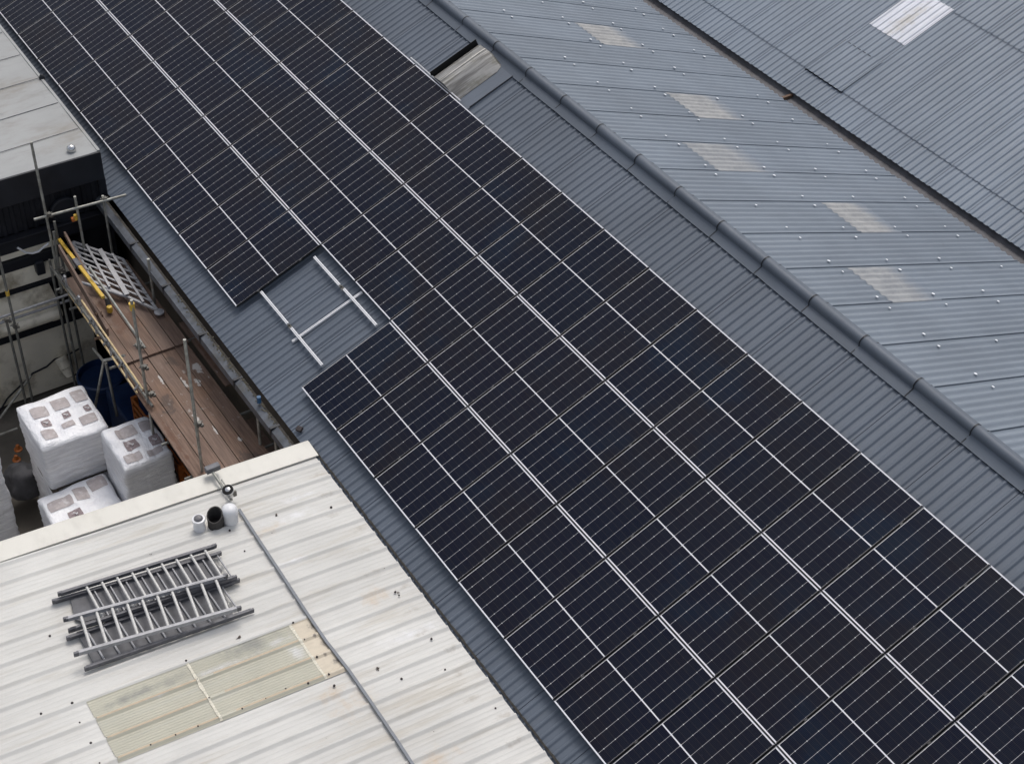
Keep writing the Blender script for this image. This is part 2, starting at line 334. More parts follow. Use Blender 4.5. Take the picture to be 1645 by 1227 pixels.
def thing(name, label, cat, loc=(0, 0, 0), group=None):
    o = bpy.data.objects.new(name, None); SC.collection.objects.link(o); o.location = loc; o.empty_display_size = .2
    return tag(o, label, cat, group)

def sheet(xs, hs, rows):
    """corrugated sheet: xs along X, hs normal offsets, rows = [(Y, Z, ny, nz, extra)]"""
    mb = MB(); n = len(xs)
    for (Y, Z, ny, nz, e) in rows:
        mb.v += [(x, Y + ny * (h + e), Z + nz * (h + e)) for x, h in zip(xs, hs)]
    for r in range(len(rows) - 1):
        mb.f += [(r * n + k, r * n + k + 1, (r + 1) * n + k + 1, (r + 1) * n + k) for k in range(n - 1)]
    return mb
P0, PITCH, SH = -4.65, 1.028 / 7, 1.028
def ss(t): t = max(0, min(1, t)); return t * t * (3 - 2 * t)
def sine_profile(x0, x1, amp, per=14, lap=.010, trap=False, org=P0, notch=.0, nw=.012):
    """amp is half the depth; trap = narrow crests between wide flats"""
    xs, hs = [], []; k0 = math.floor((x0 - org) / PITCH * per); k1 = math.ceil((x1 - org) / PITCH * per)
    for k in range(k0, k1 + 1):
        x = org + k * PITCH / per; f = (k % per) / per
        if trap: h = amp * (2 * (ss((f - .12) / .20) - ss((f - .42) / .24)) - 1)
        else: h = amp * math.cos(2 * math.pi * f + math.pi * .5)
        fr = ((x - org) / SH) % 1.0
        h += lap * (1 - fr)
        if fr < 1e-4 or fr > 1 - 1e-4:
            base = h - (lap if fr < 1e-4 else 0)
            while xs and xs[-1] > x - nw: xs.pop(); hs.pop()
            xs += [x - nw, x - nw * .9, x - .001, x]; hs += [base, base - notch, base - notch, base + lap]
        else: xs.append(x); hs.append(h)
    return xs, hs

# ------------------------------------------------------------------ ground
g_ = MB(); g_.add([(-400, -400, -4.5), (400, -400, -4.5), (400, 400, -4.5), (-400, 400, -4.5)], [(0, 1, 2, 3)])
o = g_.build('ground', M['ground']); o['kind'] = 'structure'; o['label'] = 'dark stained concrete of the yard'; o['category'] = 'ground'

# ------------------------------------------------------------------ grey warehouse: slope A (panels), ridge, slope B, valley
aA = math.asin(.38584781); cA, sA = math.cos(aA), math.sin(aA)
NA = Vector((0, -sA, cA))
def PA(x, s, h=0): return Vector((x, s * cA - h * sA, s * sA + h * cA))      # s = metres up the slope from the panels' lower edge
WH = thing('warehouse', 'dark grey corrugated warehouse roof carrying the solar panels, with rolled ridge', 'building', (0, 0, 0))
xs, hs = sine_profile(-22, 12.5, .0105, 20, .004, trap=True, notch=.010, nw=.015)
rows = []
for s in (-.52, 1.5, 3.5, 6.46): 
    p = PA(0, s, -.135); rows.append((p.y, p.z, -sA, cA, 0))
sheet(xs, hs, rows).build('roof_sheeting', M['roofA'], WH, smooth=60, label='dark grey corrugated slope under the solar panels')
RY, RZ = 6.03, 2.385
aB = R(19.7); cB, sB = math.cos(aB), math.sin(aB); NB = Vector((0, sB, cB))
def PB(x, y, h=0):
    s = (y - RY) / cB; return Vector((x, y + h * sB, RZ - s * sB + h * cB))
xs, hs = sine_profile(-14, 12.5, .0135, 14, .012, notch=.030, nw=.028)
rows = []
for y in (RY + .02, 8.2, 10.3, 12.40):
    p = PB(0, y, -.05); rows.append((p.y, p.z, sB, cB, 0))
sheet(xs, hs, rows).build('roof_sheeting', M['roofB'], WH, smooth=60, label='lighter weathered grey slope behind the ridge')
# ridge flashing and rolls
x = -5.84 - 1.045 * 11
while x < 12.5:
    L = 1.045; prof = []; jy, jz, jt = random.uniform(-.006, .006), random.uniform(-.004, .004), random.uniform(-.006, .006)
    fl = PA(0, 5.77 / cA, -.108); prof.append((fl.y, fl.z))
    cyc, czc = RY + .005 + jy, RZ + .055 + jz; rr = .083 + random.uniform(-.003, .003)
    st = PA(0, (RY - .115) / cA, -.090); prof.append((st.y, st.z))
    for k in range(13):
        t = R(205 - k * 19.2); prof.append((cyc + rr * math.cos(t), czc + rr * math.sin(t)))
    q = PB(0, RY + .13, .006); prof.append((q.y, q.z)); q = PB(0, RY + .33, -.004); prof.append((q.y, q.z)); q = PB(0, RY + .335, -.05); prof.append((q.y, q.z))
    mb = MB()
    for i, (xx, gsc) in enumerate(((x - .06, 1.10), (x - .02, 1.10), (x + .25, 1.03), (x + L, .97))):
        for (Y, Z) in prof:
            dy, dz = Y - cyc, Z - czc
            mb.v.append((xx, cyc + dy * (gsc if abs(dy) < .12 else 1), czc + dz * gsc + (.006 if gsc > 1.05 else 0)) if abs(dy) < .12 else (xx, Y, Z + (.008 if gsc > 1.05 else 0.001 * (gsc - 1))))
    n = len(prof)
    mb.v = [(v_[0], v_[1] + jt * (v_[0] - x - .5), v_[2] + .004 * noise.noise(Vector((v_[0] * 4, v_[1] * 9, 2)))) for v_ in mb.v]
    for i in range(3): mb.f += [(i * n + k, i * n + k + 1, (i + 1) * n + k + 1, (i + 1) * n + k) for k in range(n - 1)]
    if x > -14:
        rc = mb.build('ridge_cap', M['ridge'], WH, smooth=40)
        jb = MB()  # dark band over each joint, stands for its shadow gap
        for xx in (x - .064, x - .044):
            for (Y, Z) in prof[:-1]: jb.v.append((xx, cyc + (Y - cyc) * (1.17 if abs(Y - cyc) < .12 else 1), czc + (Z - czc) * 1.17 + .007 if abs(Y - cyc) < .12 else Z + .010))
        nj = len(prof) - 1; jb.f = [(k, k + 1, nj + k + 1, nj + k) for k in range(nj - 1)]; jb.build('joint_shadow_gap', M['fascia'], rc, smooth=40)
    x += L
fil = MB(); y_ = 5.775 / cA; fil.add([PA(-14, y_, -.152), PA(12.5, y_, -.152), PA(12.5, y_, -.110), PA(-14, y_, -.110)], [(0, 1, 2, 3)]); fil.build('trough_shade', M['hole'], WH)  # black strip painting the shade in the troughs under the flashing
# valley gutter between slope B and slope C
vy = 12.52; vz = PB(0, 12.40, -.05).z
v = MB(); v.prism([(-14, 12.28, vz - .03), (-14, 12.36, vz - .08), (-14, 12.66, vz - .08), (-14, 12.84, vz + .05), (-14, 12.84, vz - .2), (-14, 12.28, vz - .2)], (24, 0, 0))
v.build('valley_gutter', M['valley'], WH)
p = on(1262, 153, 1, 12.5); MB().box((p.x, 12.52, vz - .07), (.06, .34, .12)).build('gutter_joint', M['rust'], WH)
# faded rooflights on slope B: the same corrugation laid just above the sheets
def patchB(x0, x1, y0, y1, mat, name, skew=0.0, label=None, par=WH):
    xs_, hs_ = sine_profile(x0, x1, .0135, 14, .012); rows_ = []
    for i in range(9):
        y = y0 + (y1 - y0) * i / 8; p = PB(0, y, -.05 + .005); rows_.append((p.y, p.z, sB, cB, 0))
    mb = sheet(xs_, hs_, rows_)
    return mb.build(name, mat, par, smooth=60, label=label)
def Bpt(px, py): return onp(px, py, NB, NB.dot(PB(0, 8, -.03)))
lapx = [P0 + SH * k for k in range(-6, 18)]
for (sh, y0, y1, lb) in ((-1, 9.15, 10.3, 'pale patch of rooflight nearest the top edge'), (2, 9.05, 10.35, 'pale brownish rooflight, second from the top'),
                     (4, 7.75, 9.1, 'brightest pale rooflight with yellowed edge'), (6, 9.25, 10.3, 'grey-beige faint rooflight near the valley gutter'), (8, 7.8, 9.0, 'large beige mottled rooflight nearest the ridge')):
    patchB(P0 + SH * sh + .012, P0 + SH * (sh + 1) - .02, y0, y1, M['faded'], 'rooflight', label=lb)
# white fastener caps in pairs beside every lap, four rows
capm = MB(); capm.lathe((0, 0, 0), [(.022, 0), (.022, .003), (.014, .005), (.0, .0055)], 10)
cap0 = None
def put_cap(pt, nrm, par):
    global cap0
    if cap0 is None:
        cap0 = capm.build('fastener_cap', M['capw'], None, smooth=50); c = cap0
    else: c = cap0.copy(); SC.collection.objects.link(c)
    c.parent = par; c.matrix_parent_inverse = Matrix.Translation(par.location).inverted(); c.location = pt
    c.rotation_euler = nrm.to_track_quat('Z', 'Y').to_euler(); s = random.uniform(.8, 1.15); c.scale = (s, s * random.uniform(1, 1.35), s)
cnt = 0
crest = [k for k in range(0)]
for k, lx in enumerate(lapx):
    for yy in (7.55, 8.94, 10.28, 11.68):
        for dx in (-.165, .147):
            xx = lx + dx + random.uniform(-.012, .012); Y = yy + random.uniform(-.03, .03)
            q = MX.transposed() @ (PB(xx, Y) - CAM); u_, v_ = 822.5 + FPX * q.x / q.z, 613.5 + FPX * q.y / q.z
            if -5 < u_ < 1650 and -5 < v_ < 1230 and random.random() > .07 and cnt < 98:
                put_cap(PB(xx, Y, -.018), NB, WH); cnt += 1
# walls of the warehouse
MB().bb((-22, -.12, -4.5), (12.5, -.02, -.36)).build('eave_wall', M['brownwall'], WH)
MB().bb((-22, 12.5, -4.5), (12.5, 12.6, vz - .21)).build('valley_wall', M['brownwall'], WH)
# eave gutter, a folded metal box gutter with muck in it
gt = MB(); z0 = PA(0, -.52, -.15).z
gt.prism([(-7.0, -.50, z0 - .055), (-7.0, -.535, z0 - .075), (-7.0, -.545, z0 - .03), (-7.0, -.655, z0 - .075), (-7.0, -.665, z0 - .20), (-7.0, -.50, z0 - .20)], (7.86, 0, 0))
GUT = gt.build('gutter', M['gutter'], WH)
for xx in (-5.3, -3.9, -2.4, -1.1, .2): MB().bb((xx, -.668, z0 - .20), (xx + .05, -.50, z0 - .028)).build('gutter_strap', M['fascia'], GUT, bevel=.004)
mk = MB(); nn = 120
for i in range(nn):
    xx = -6.95 + 7.8 * i / (nn - 1)
    a = .012 * noise.noise(Vector((xx * 3, 0, 0))) + .012 * noise.noise(Vector((xx * 11, 4, 0)))
    mk.v += [(xx, -.495, z0 - .045 + a), (xx, -.525 + a, z0 - .050 + a * 1.3), (xx, -.552 - abs(a), z0 - .034 + a * .6)]
mk.f = [(3 * i + j, 3 * i + j + 1, 3 * i + j + 4, 3 * i + j + 3) for i in range(nn - 1) for j in range(2)]
mk.build('gutter_silt', M['muck'], GUT)
lf = MB()
for i in range(300):
    xx = random.triangular(-4.2, .85, -1.5); yy = random.gauss(-.545, .022); zz = z0 - .034 + random.uniform(-.006, .012); s = random.uniform(.006, .026)
    a = random.uniform(0, 6.28); t = Vector((math.cos(a), math.sin(a), random.uniform(-.3, .3))) * s; u = Vector((-math.sin(a), math.cos(a), random.uniform(-.3, .5))) * s * .6
    c = Vector((xx, yy, zz)); lf.add([c - t, c - u, c + t, c + u], [(0, 1, 2, 3)])
lo = lf.build('leaf_litter', simple('dry_litter', (.085, .075, .05), .9, 0, .6, 30)); tag(lo, 'dry leaf and moss litter along the gutter edge', 'litter', kind='stuff')

# ------------------------------------------------------------------ far warehouse: slope C
FW = thing('warehouse', 'blue-grey corrugated warehouse roof beyond the dark valley gutter', 'building', (0, 15, 0))
aC = R(21); cC, sC = math.cos(aC), math.sin(aC); NC = Vector((0, -sC, cC)); cy0, cz0 = 12.66, vz + .045
def PC(x, y, h=0):
    s = (y - cy0) / cC; return Vector((x, y - h * sC, cz0 + s * sC + h * cC))
def sheetC(x0, x1, y0, y1, e0, e1, name, mat, lap=.007, label=None):
    xs_, hs_ = sine_profile(x0, x1, .0095, 20, lap, org=-3.07 - SH * 10, trap=True, notch=.008, nw=.018); rows_ = []
    for i in range(5):
        t = i / 4; p = PC(0, y0 + (y1 - y0) * t, e0 + (e1 - e0) * t); rows_.append((p.y, p.z, -sC, cC, 0))
    return sheet(xs_, hs_, rows_).build(name, mat, FW, smooth=60, label=label)
sheetC(-14, 8, cy0, 13.40, .0, .0, 'roof_sheeting', M['roofC'])
sheetC(-14, 8, 13.26, 16.20, .016, .0, 'roof_sheeting', M['roofC'])
sheetC(-14, 8, 16.05, 19.2, .016, .0, 'roof_sheeting', M['roofC'])
sheetC(-3.07, -2.00, 13.24, 14.26, .040, .026, 'roof_patch', M['roofC'], label='replacement sheet below the pale rooflight')
sheetC(-3.06, -2.02, 14.84, 16.10, .020, .020, 'rooflight', M['clearlight'], lap=.003, label='bright translucent rooflight')
for (xx, ya, yb) in ((-3.078, 13.22, 14.26), (-1.992, 13.20, 14.98)):
    MB().bar(PC(xx, ya, .004), PC(xx, yb, .004), .014, .03, NC).build('lap_gap', M['fascia'], FW)
for (xa, xb, yy, h0, h1) in ((-3.05, -2.30, 14.235, .0, .034), (-3.05, -2.03, 13.235, .0, .036)):
    mb = MB(); mb.add([PC(xa, yy, h0), PC(xb, yy, h0), PC(xb, yy, h1), PC(xa, yy, h1)], [(0, 1, 2, 3)]); mb.build('lap_gap', M['hole'], FW)
MB().bb((-14, 12.86, -4.5), (8, 12.95, vz - .25)).build('wall', M['brownwall'], FW)

# ------------------------------------------------------------------ white roofed building D
tD = math.tan(R(5)); cD, sD = math.cos(R(5)), math.sin(R(5)); ND = Vector((0, sD, cD))
def PD(x, y, h=0): return Vector((x, y + h * sD, -.26 - (y + .5) * tD + h * cD))
def Dpt(px, py, h=0): return onp(px, py, ND, ND.dot(PD(0, 0, h)))
WB = thing('building', 'low building with white ribbed metal roof in the lower left', 'building', (4, -5, 0))
def ribprof(x0, x1, org=1.237 - 1 / 3, per=1 / 3, h=.027):
    pts = [(0, 0), (.004, .002), (.020, h - .002), (.026, h), (.044, h), (.052, h - .003), (.086, .002), (.094, 0), (.140, 0), (.146, .0028), (.154, .0028), (.160, 0), (.212, 0), (.218, .0028), (.226, .0028), (.232, 0), (.284, 0), (.289, .002), (.294, 0)]
    xs_, hs_ = [], []; k = math.floor((x0 - org) / per)
    while org + k * per < x1:
        for a, b in pts:
            xx = org + k * per + a
            if x0 <= xx <= x1: xs_.append(xx); hs_.append(b)
        k += 1
    return xs_, hs_
xs, hs = ribprof(1.1, 11.0); xs = [1.06] + xs; hs = [0] + hs
rows = []
for y in (-11, -8, -5.2, -3.0, -1.2, -.40):
    p = PD(0, y, 0); rows.append((p.y, p.z, sD, cD, 0))
def skewD(mb):
    mb.v = [(v[0] + .02 * (v[1] + 5) if v[0] > 1.15 else v[0], v[1], v[2]) for v in mb.v]; return mb
skewD(sheet(xs, hs, rows)).build('roof_sheeting', M['white'], WB, smooth=50)
cl = MB(); cl.bb((1.0, -.43, -.40), (12, -.402, -.292)); cl.build('eave_gap_shade', M['hole'], WB)  # black strip painting the shade under the sheet edge
mk = MB(); nn = 260
for i in range(nn):
    xx = 1.0 + 8.5 * i / (nn - 1); e = .012 + .014 * abs(noise.noise(Vector((xx * 2.2, 0, 1)))) + .010 * noise.noise(Vector((xx * 14, 0, 1)))
    mk.v += [PA(xx, -.405 / cA, -.115), PA(xx, (-.392 + e) / cA, -.116)]
mk.f = [(2 * i, 2 * i + 1, 2 * i + 3, 2 * i + 2) for i in range(nn - 1)]
mk.build('eave_dirt', M['muck'], WB)
# capping along the open edge, two lengths that meet
def capping(y0, y1, dz):
    mb = MB(); sec = [(.90, -.12), (.90, .052), (.94, .058), (1.245, .034), (1.250, .020), (1.240, .018), (.935, .040), (.915, -.12)]
    for y in (y0, y1):
        for (xx, h) in sec:
            p = PD(xx, y, h + dz); mb.v.append(p)
    n = len(sec); mb.f = [(k, (k + 1) % n, n + (k + 1) % n, n + k) for k in range(n)] + [tuple(range(n))[::-1], tuple(range(n, 2 * n))]
    return mb
capping(-3.98, -.36, 0).build('edge_capping', M['cap'], WB, label='cream capping strip at the grey roof end')
capping(-11, -3.92, .005).build('edge_capping', M['cap'], WB, label='white capping strip in front of the wrapped packs')
MB().bb((.97, -11, -4.5), (1.05, -.2, -.42)).build('wall', M['dcladding'], WB)  # unseen wall, made pale to bounce light onto the packs opposite
MB().bb((1.05, -.3, -4.5), (11, -.22, -.42)).build('wall', M['brownwall'], WB)
MB().bb((1.05, -11, -4.5), (11, -10.9, .2)).build('wall', M['brownwall'], WB)
# rooflights: closer corrugation with tan ribs
ORGD = 1.237 - 1 / 3
def grp(x0, x1, y0, y1, mat, nm, lb, h0=.006, small=True):
    xs_, hs_ = [], []; n = int((x1 - x0) / .0055)
    for i in range(n + 1):
        xx = x0 + (x1 - x0) * i / n; f = ((xx - ORGD) % (1 / 3))
        if f < .02: h = .021 * f / .02
        elif f < .052: h = .021
        elif f < .090: h = .021 * (1 - (f - .052) / .038)
        else: h = (.006 * (.5 - .5 * math.cos((f - .090) / .0405 * 2 * math.pi))) if small else 0
        xs_.append(xx); hs_.append(h + h0)
    rows_ = []
    for y in (y0, (y0 + y1) / 2, y1):
        p = PD(0, y, 0); rows_.append((p.y, p.z, sD, cD, 0))
    return skewD(sheet(xs_, hs_, rows_)).build(nm, mat, WB, smooth=50, label=lb)
GX0, GX1 = 3.975, 5.0
grp(GX0, GX1, -5.02, -3.66, M['grp'], 'rooflight', 'greenish translucent rooflight at the lower left')
grp(GX0, GX1, -3.70, -2.24, M['grp'], 'rooflight', 'greenish translucent rooflight, streaky pale end', h0=.010)
grp(GX0, GX1, -2.26, -1.94, M['beigegrp'], 'rooflight', 'short beige stained sheet beside the metal strip', h0=.013, small=False)
SEAL = simple('pale_sealant', (.72, .68, .56), .6, 0, .2, 30)
for yy in (-3.69, -2.25):
    mb = MB(); nn = 120
    for i in range(nn):
        xx = GX0 + (GX1 - GX0) * i / (nn - 1); f = (xx - ORGD) % (1 / 3); h = .021 * max(0, min(1, f / .02, (.090 - f) / .038)) + (.006 * (.5 - .5 * math.cos((f - .090) / .0405 * 2 * math.pi)) if f > .09 else 0)
        e = .018 + .016 * abs(noise.noise(Vector((xx * 9, yy, 0)))) ; dx = .02 * (yy + 5)
        mb.v += [PD(xx + dx, yy - e, h + .014), PD(xx + dx, yy + e * .7, h + .0165)]
    mb.f = [(2 * i, 2 * i + 1, 2 * i + 3, 2 * i + 2) for i in range(nn - 1)]
    mb.build('sealant_strip', SEAL, WB, smooth=60)
for k in (10, 11, 12):   # tan stained ribs over the rooflights
    xx = ORGD + k / 3
    mb = MB(); ra, rb = .02 * .0, .02 * 2.75
    mb.add([PD(xx + .022, -5.0, .0285), PD(xx + .050, -5.0, .0285), PD(xx + rb + .050, -2.25, .033), PD(xx + rb + .022, -2.25, .033)], [(0, 1, 2, 3)])
    mb.build('rib_tape', M['tanrib'], WB)
# bolts
bol = MB(); bol.lathe((0, 0, 0), [(.020, 0), (.020, .010), (.010, .016), (.010, .026), (0, .028)], 8)
bolt0 = None
def put_bolt(pt, par, s=1.0):
    global bolt0
    if bolt0 is None: bolt0 = bol.build('fastener', M['bolt'], None); c = bolt0
    else: c = bolt0.copy(); SC.collection.objects.link(c)
    c.parent = par; c.matrix_parent_inverse = Matrix.Translation(par.location).inverted(); c.location = pt; c.scale = (s, s, s)
for (a, b) in [(116, 1129), (128, 1160), (146, 1193), (160, 1225), (299, 1061), (317, 1091), (336, 1121), (355, 1151), (471, 1000), (489, 1027), (509, 1055), (528, 1083),
               (66, 1146), (242, 1196), (282, 1180), (318, 1166), (389, 1138), (427, 1122), (459, 1106), (495, 1097), (369, 852), (444, 828), (532, 815), (393, 885), (80, 1021), (379, 930),
               (537, 1101), (635, 951), (641, 956), (645, 1090), (693, 1026), (796, 1137), (715, 1075)]:
    put_bolt(Dpt(a, b, .022 if 3 < Dpt(a, b).x < 5.2 else .004), WB, random.uniform(.55, .95))
# galvanised strip running down the roof
mb = MB(); pts = [Dpt(a, b, .045) for a, b in ((384, 818), (412.5, 862), (458, 931), (494, 986), (523.5, 1029), (561, 1077), (598.6, 1131), (636, 1186), (672, 1241))]
for a, b in zip(pts, pts[1:]): mb.bar(a, b, .040, .022, ND)
o = mb.build('cable_tray', M['zinc']); tag(o, 'long thin grey metal strip running down the white roof', 'metal strip')
# pipes through the roof
def pd(x, y): return Dpt(x, y, 0)
c = pd(321, 849); V1 = thing('vent_pipe', 'small white vent pipe with grey domed grille, leftmost of three', 'vent pipe', c)
MB().lathe(c, [(.086, -.03), (.086, .06), (.075, .075), (.078, .15), (.092, .16), (.092, .205), (.075, .21)], 24).build('pipe', M['upvc'], V1, smooth=40)
MB().lathe(c, [(.066, .205), (.062, .225), (.04, .245), (0, .252)], 20).build('grille', M['greylid'], V1, smooth=40)
c = pd(347, 844); V2 = thing('flue_pipe', 'dark open clay pipe with slanted mouth, middle of three', 'flue pipe', c)
n = 28; mb = MB(); rO, rI = .112, .096
for (r, zf) in ((rO, lambda t: -.03), (rO, lambda t: .225 + .06 * math.sin(t - .9)), (rI, lambda t: .225 + .06 * math.sin(t - .9)), (rI, lambda t: .02)):
    mb.v += [(c.x + r * math.cos(2 * math.pi * k / n), c.y + r * math.sin(2 * math.pi * k / n), c.z + zf(2 * math.pi * k / n)) for k in range(n)]
mb.f = [(i * n + k, i * n + (k + 1) % n, (i + 1) * n + (k + 1) % n, (i + 1) * n + k) for i in range(3) for k in range(n)] + [tuple(range(3 * n, 4 * n))]
mb.build('pipe', M['clay'], V2, smooth=40)
c = pd(371, 838); V3 = thing('vent_pipe', 'white capped vent pipe, rightmost of three, at the head of the metal strip', 'vent pipe', c)
MB().lathe(c, [(.108, -.03), (.110, .20)], 26).build('pipe', M['upvc'], V3, smooth=40)
MB().lathe(c, [(.116, .185), (.118, .235), (.10, .285), (.06, .31), (0, .318)], 26).build('cap', M['upvc'], V3, smooth=50)
# chrome lamp on a bracket arm
a0, a1 = Dpt(372, 803, .05), Dpt(341, 757, .16)
BL = thing('bracket_lamp', 'shiny round metal fitting on a bracket arm over the cream capping', 'lamp fitting', a0)
MB().tube(a0, a1, .022).tube(a0 + Vector((.0, .03, .05)), a0.lerp(a1, .6) + Vector((0, .03, .05)), .012).build('arm', M['steel'], BL, smooth=40)
hd = Dpt(370, 795, .12); tilt = Matrix.Rotation(R(14), 3, 'X') @ Matrix.Rotation(R(10), 3, 'Y')
MB().lathe(hd, [(.045, -.03), (.062, .02), (.070, .10), (.084, .125), (.085, .165), (.072, .172)], 24, tilt).build('body', M['chrome'], BL, smooth=40)
MB().lathe(hd, [(.083, .166), (.078, .176), (.052, .178)], 24, tilt).build('rim', M['hole'], BL, smooth=40)
MB().lathe(hd, [(.052, .174), (.03, .180), (0, .182)], 20, tilt).build('lens', M['chrome'], BL, smooth=40)
MB().box(a1 + Vector((-.03, .02, .03)), (.10, .22, .09)).build('clamp', M['aludark'], BL, bevel=.01)
MB().box(hd + Vector((.03, .06, .03)), (.03, .05, .10)).build('bracket', M['coupler'], BL, bevel=.005)

# ------------------------------------------------------------------ ladders and boards on the white roof
def ladder(pa0, pa1, pb0, nr, label, mat, phase=.5, r0=.05, r1=.97, rm='rung', rr=.019):
    """pa0-pa1 one stile, pb0 start of the other stile"""
    pa0, pa1, pb0 = Vector(pa0), Vector(pa1), Vector(pb0); d = pa1 - pa0; wv = pb0 - pa0; pb1 = pb0 + d; nrm = d.cross(wv).normalized(); nrm = nrm if nrm.z > 0 else -nrm
    T = thing('ladder', label, 'ladder', pa0, 'aluminium ladder sections lying on the white roof')
    for a, b, sgn in ((pa0, pa1, 1), (pb0, pb1, -1)):
        mb = MB(); mb.bar(a, b, .034, .062, nrm); wn_ = wv.normalized() * sgn
        mb.bar(a + nrm * .028 + wn_ * .018, b + nrm * .028 + wn_ * .018, .020, .006, nrm); mb.bar(a - nrm * .028 + wn_ * .018, b - nrm * .028 + wn_ * .018, .020, .006, nrm)
        st = mb.build('stile', mat, T, bevel=.003)
        for e, dd in ((a, -1), (b, 1)):
            MB().bar(e - d.normalized() * .03 * dd, e + d.normalized() * .035 * dd, .036, .070, nrm).build('end_cap', M['aludark'], st, bevel=.006)
    for k in range(nr):
        t = r0 + (r1 - r0) * (k + .3) / nr
        MB().tube(pa0 + d * t, pb0 + d * t, rr, 10).build('rung', M[rm], T, smooth=40)
    return T
h1, h2, h3 = .075, .15, .235
la0, la1 = Dpt(97, 953, h2), Dpt(344, 877, h2)
ladder(la0, la1, Dpt(126, 1008, h2), 9, 'upper aluminium ladder section, dark top stile, lying across the white roof', M['aludark'], r0=.13, r1=1.0)
lb0, lb1 = Dpt(88, 965, h1), Dpt(352, 889, h1)
ladder(lb0, lb1, Dpt(114, 1012, h1), 9, 'ladder section hidden beneath the upper one, only its rungs showing between', M['aludark'], r0=.2, r1=1.05, rm='alu', rr=.013)
lc0, lc1 = Dpt(106, 994, h3), Dpt(362, 925, h3)
ladder(lc0, lc1, Dpt(123, 1050, h3), 10, 'topmost bright aluminium ladder section nearest the rooflights', M['alu'], r0=.06, r1=1.0, rr=.021)
ld0, ld1 = Dpt(111, 1024, h1), Dpt(372, 936, h1)
ladder(ld0, ld1, Dpt(140, 1073, h1), 10, 'skewed ladder section under the brightest one, its dark lower stile on the roof', M['aludark'], r0=.08, r1=1.0, rm='alu', rr=.015)
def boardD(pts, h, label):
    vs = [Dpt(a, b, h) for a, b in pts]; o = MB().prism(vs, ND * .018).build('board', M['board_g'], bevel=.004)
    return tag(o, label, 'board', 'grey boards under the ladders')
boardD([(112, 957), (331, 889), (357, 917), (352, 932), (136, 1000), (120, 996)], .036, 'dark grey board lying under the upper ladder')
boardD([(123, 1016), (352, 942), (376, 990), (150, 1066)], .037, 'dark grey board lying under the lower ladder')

# ------------------------------------------------------------------ black clad building E with the loading wall below
EB = thing('building', 'black clad building with flat pale grey roof in the upper left', 'building', (-7, -3, -4.5))
EX = -6.88; eT = math.tan(R(2.0))
def PE(x, y, h=0): return Vector((x, y, .60 + (y + .5) * eT + h))
mb = MB(); ny = 24
rws = []
for i in range(60):
    xx = EX - i * .32
    for j in range(ny):
        y = -.47 - 8 * j / (ny - 1); seam = .006 if (i % 4 == 2) else 0
        mb.v.append(PE(xx, y, seam + .01 * noise.noise(Vector((xx * 1.3, y * 1.3, 0)))))
mb.f = [(i * ny + j, i * ny + j + 1, (i + 1) * ny + j + 1, (i + 1) * ny + j) for i in range(59) for j in range(ny - 1)]
mb.build('roof', M['eroof'], EB, smooth=60)
for k in range(14):                                                     # seams between the roof sheets
    xx = EX - .86 - k * 1.02
    MB().bar(PE(xx, -8.4, .016), PE(xx, -.50, .016), .010, .008).build('roof_seam', M['gutter'], EB)
MB().bar(PE(EX - 18.9, -.455, -.02), PE(EX - .0, -.455, -.02), .05, .07).build('edge_trim', M['eroof'], EB)
MB().bb((EX, -8.4, .03), (EX + .05, -.44, .60)).build('fascia', M['fascia'], EB, bevel=.01)
mb = MB(); y = -8.4; k = 0
prof = []
while y < -.5:
    prof += [(y, 0), (y + .09, 0), (y + .11, .03), (y + .17, .03), (y + .19, 0)]; y += .19
for z in (-.62, .03): mb.v += [(EX - .06 + d, yy, z) for yy, d in prof]
n = len(prof); mb.f = [(i, i + 1, n + i + 1, n + i) for i in range(n - 1)]; mb.build('cladding', M['black'], EB)
MB().bb((EX - .1, -.56, -4.5), (EX + .0, -.42, .03)).build('corner_post', M['black'], EB)
MB().bb((EX - 19, -.50, -4.5), (EX - .1, -.42, .56)).build('wall', M['black'], EB)
mb = MB(); mb.bb((EX - .05, -8.4, -.92), (EX + .09, -.5, -.66)); mb.bb((EX - .05, -8.4, -.66), (EX + .13, -.5, -.63)); mb.build('canopy_beam', M['black'], EB, bevel=.01)
MB().bb((EX - .3, -8.4, -4.5), (EX - .2, -.4, -.6)).build('wall', M['black'], EB)
MB().bb((EX - .18, -8.4, -1.12), (EX - .02, -1.45, -.94)).build('wall_panel', M['offwhite'], EB, bevel=.01, label='uppermost narrow off-white panel')
MB().bb((EX - .10, -8.4, -1.34), (EX + .06, -1.05, -1.13)).build('wall_rail', M['black'], EB, bevel=.01)
MB().bb((EX - .18, -8.4, -1.78), (EX - .02, -1.25, -1.36)).build('wall_panel', M['offwhite'], EB, bevel=.01, label='plain off-white panel below the black rail')
MB().bb((EX - .12, -8.4, -1.86), (EX + .03, -1.3, -1.79)).build('wall_rail', M['black'], EB)
mb = MB(); yA, yB = -8.4, -1.80; sec = []
for k in range(7): sec.append((EX - .06 + .10 * math.sin(k / 6 * 1.5), -1.88 - .55 * k / 6))
for yy, dy in ((yA, 0), (yB, 1)): mb.v += [(xx, yy + (.10 * i / 6 if dy else 0), zz) for i, (xx, zz) in enumerate(sec)]
n = 7; mb.f = [(k, k + 1, n + k + 1, n + k) for k in range(6)]; mb.build('curved_panel', M['offwhite'], EB, smooth=40)
MB().tube((EX + .10, -8.4, -2.50), (EX + .10, -1.92, -2.50), .15, 20).build('shutter_roll', M['offwhite'], EB, smooth=40)
MB().lathe((EX + .10, -1.92, -2.50), [(.158, 0), (.160, .15), (.12, .20), (0, .21)], 20, Matrix.Rotation(R(-90), 3, 'X')).build('shutter_end', M['offwhite'], EB, smooth=40)
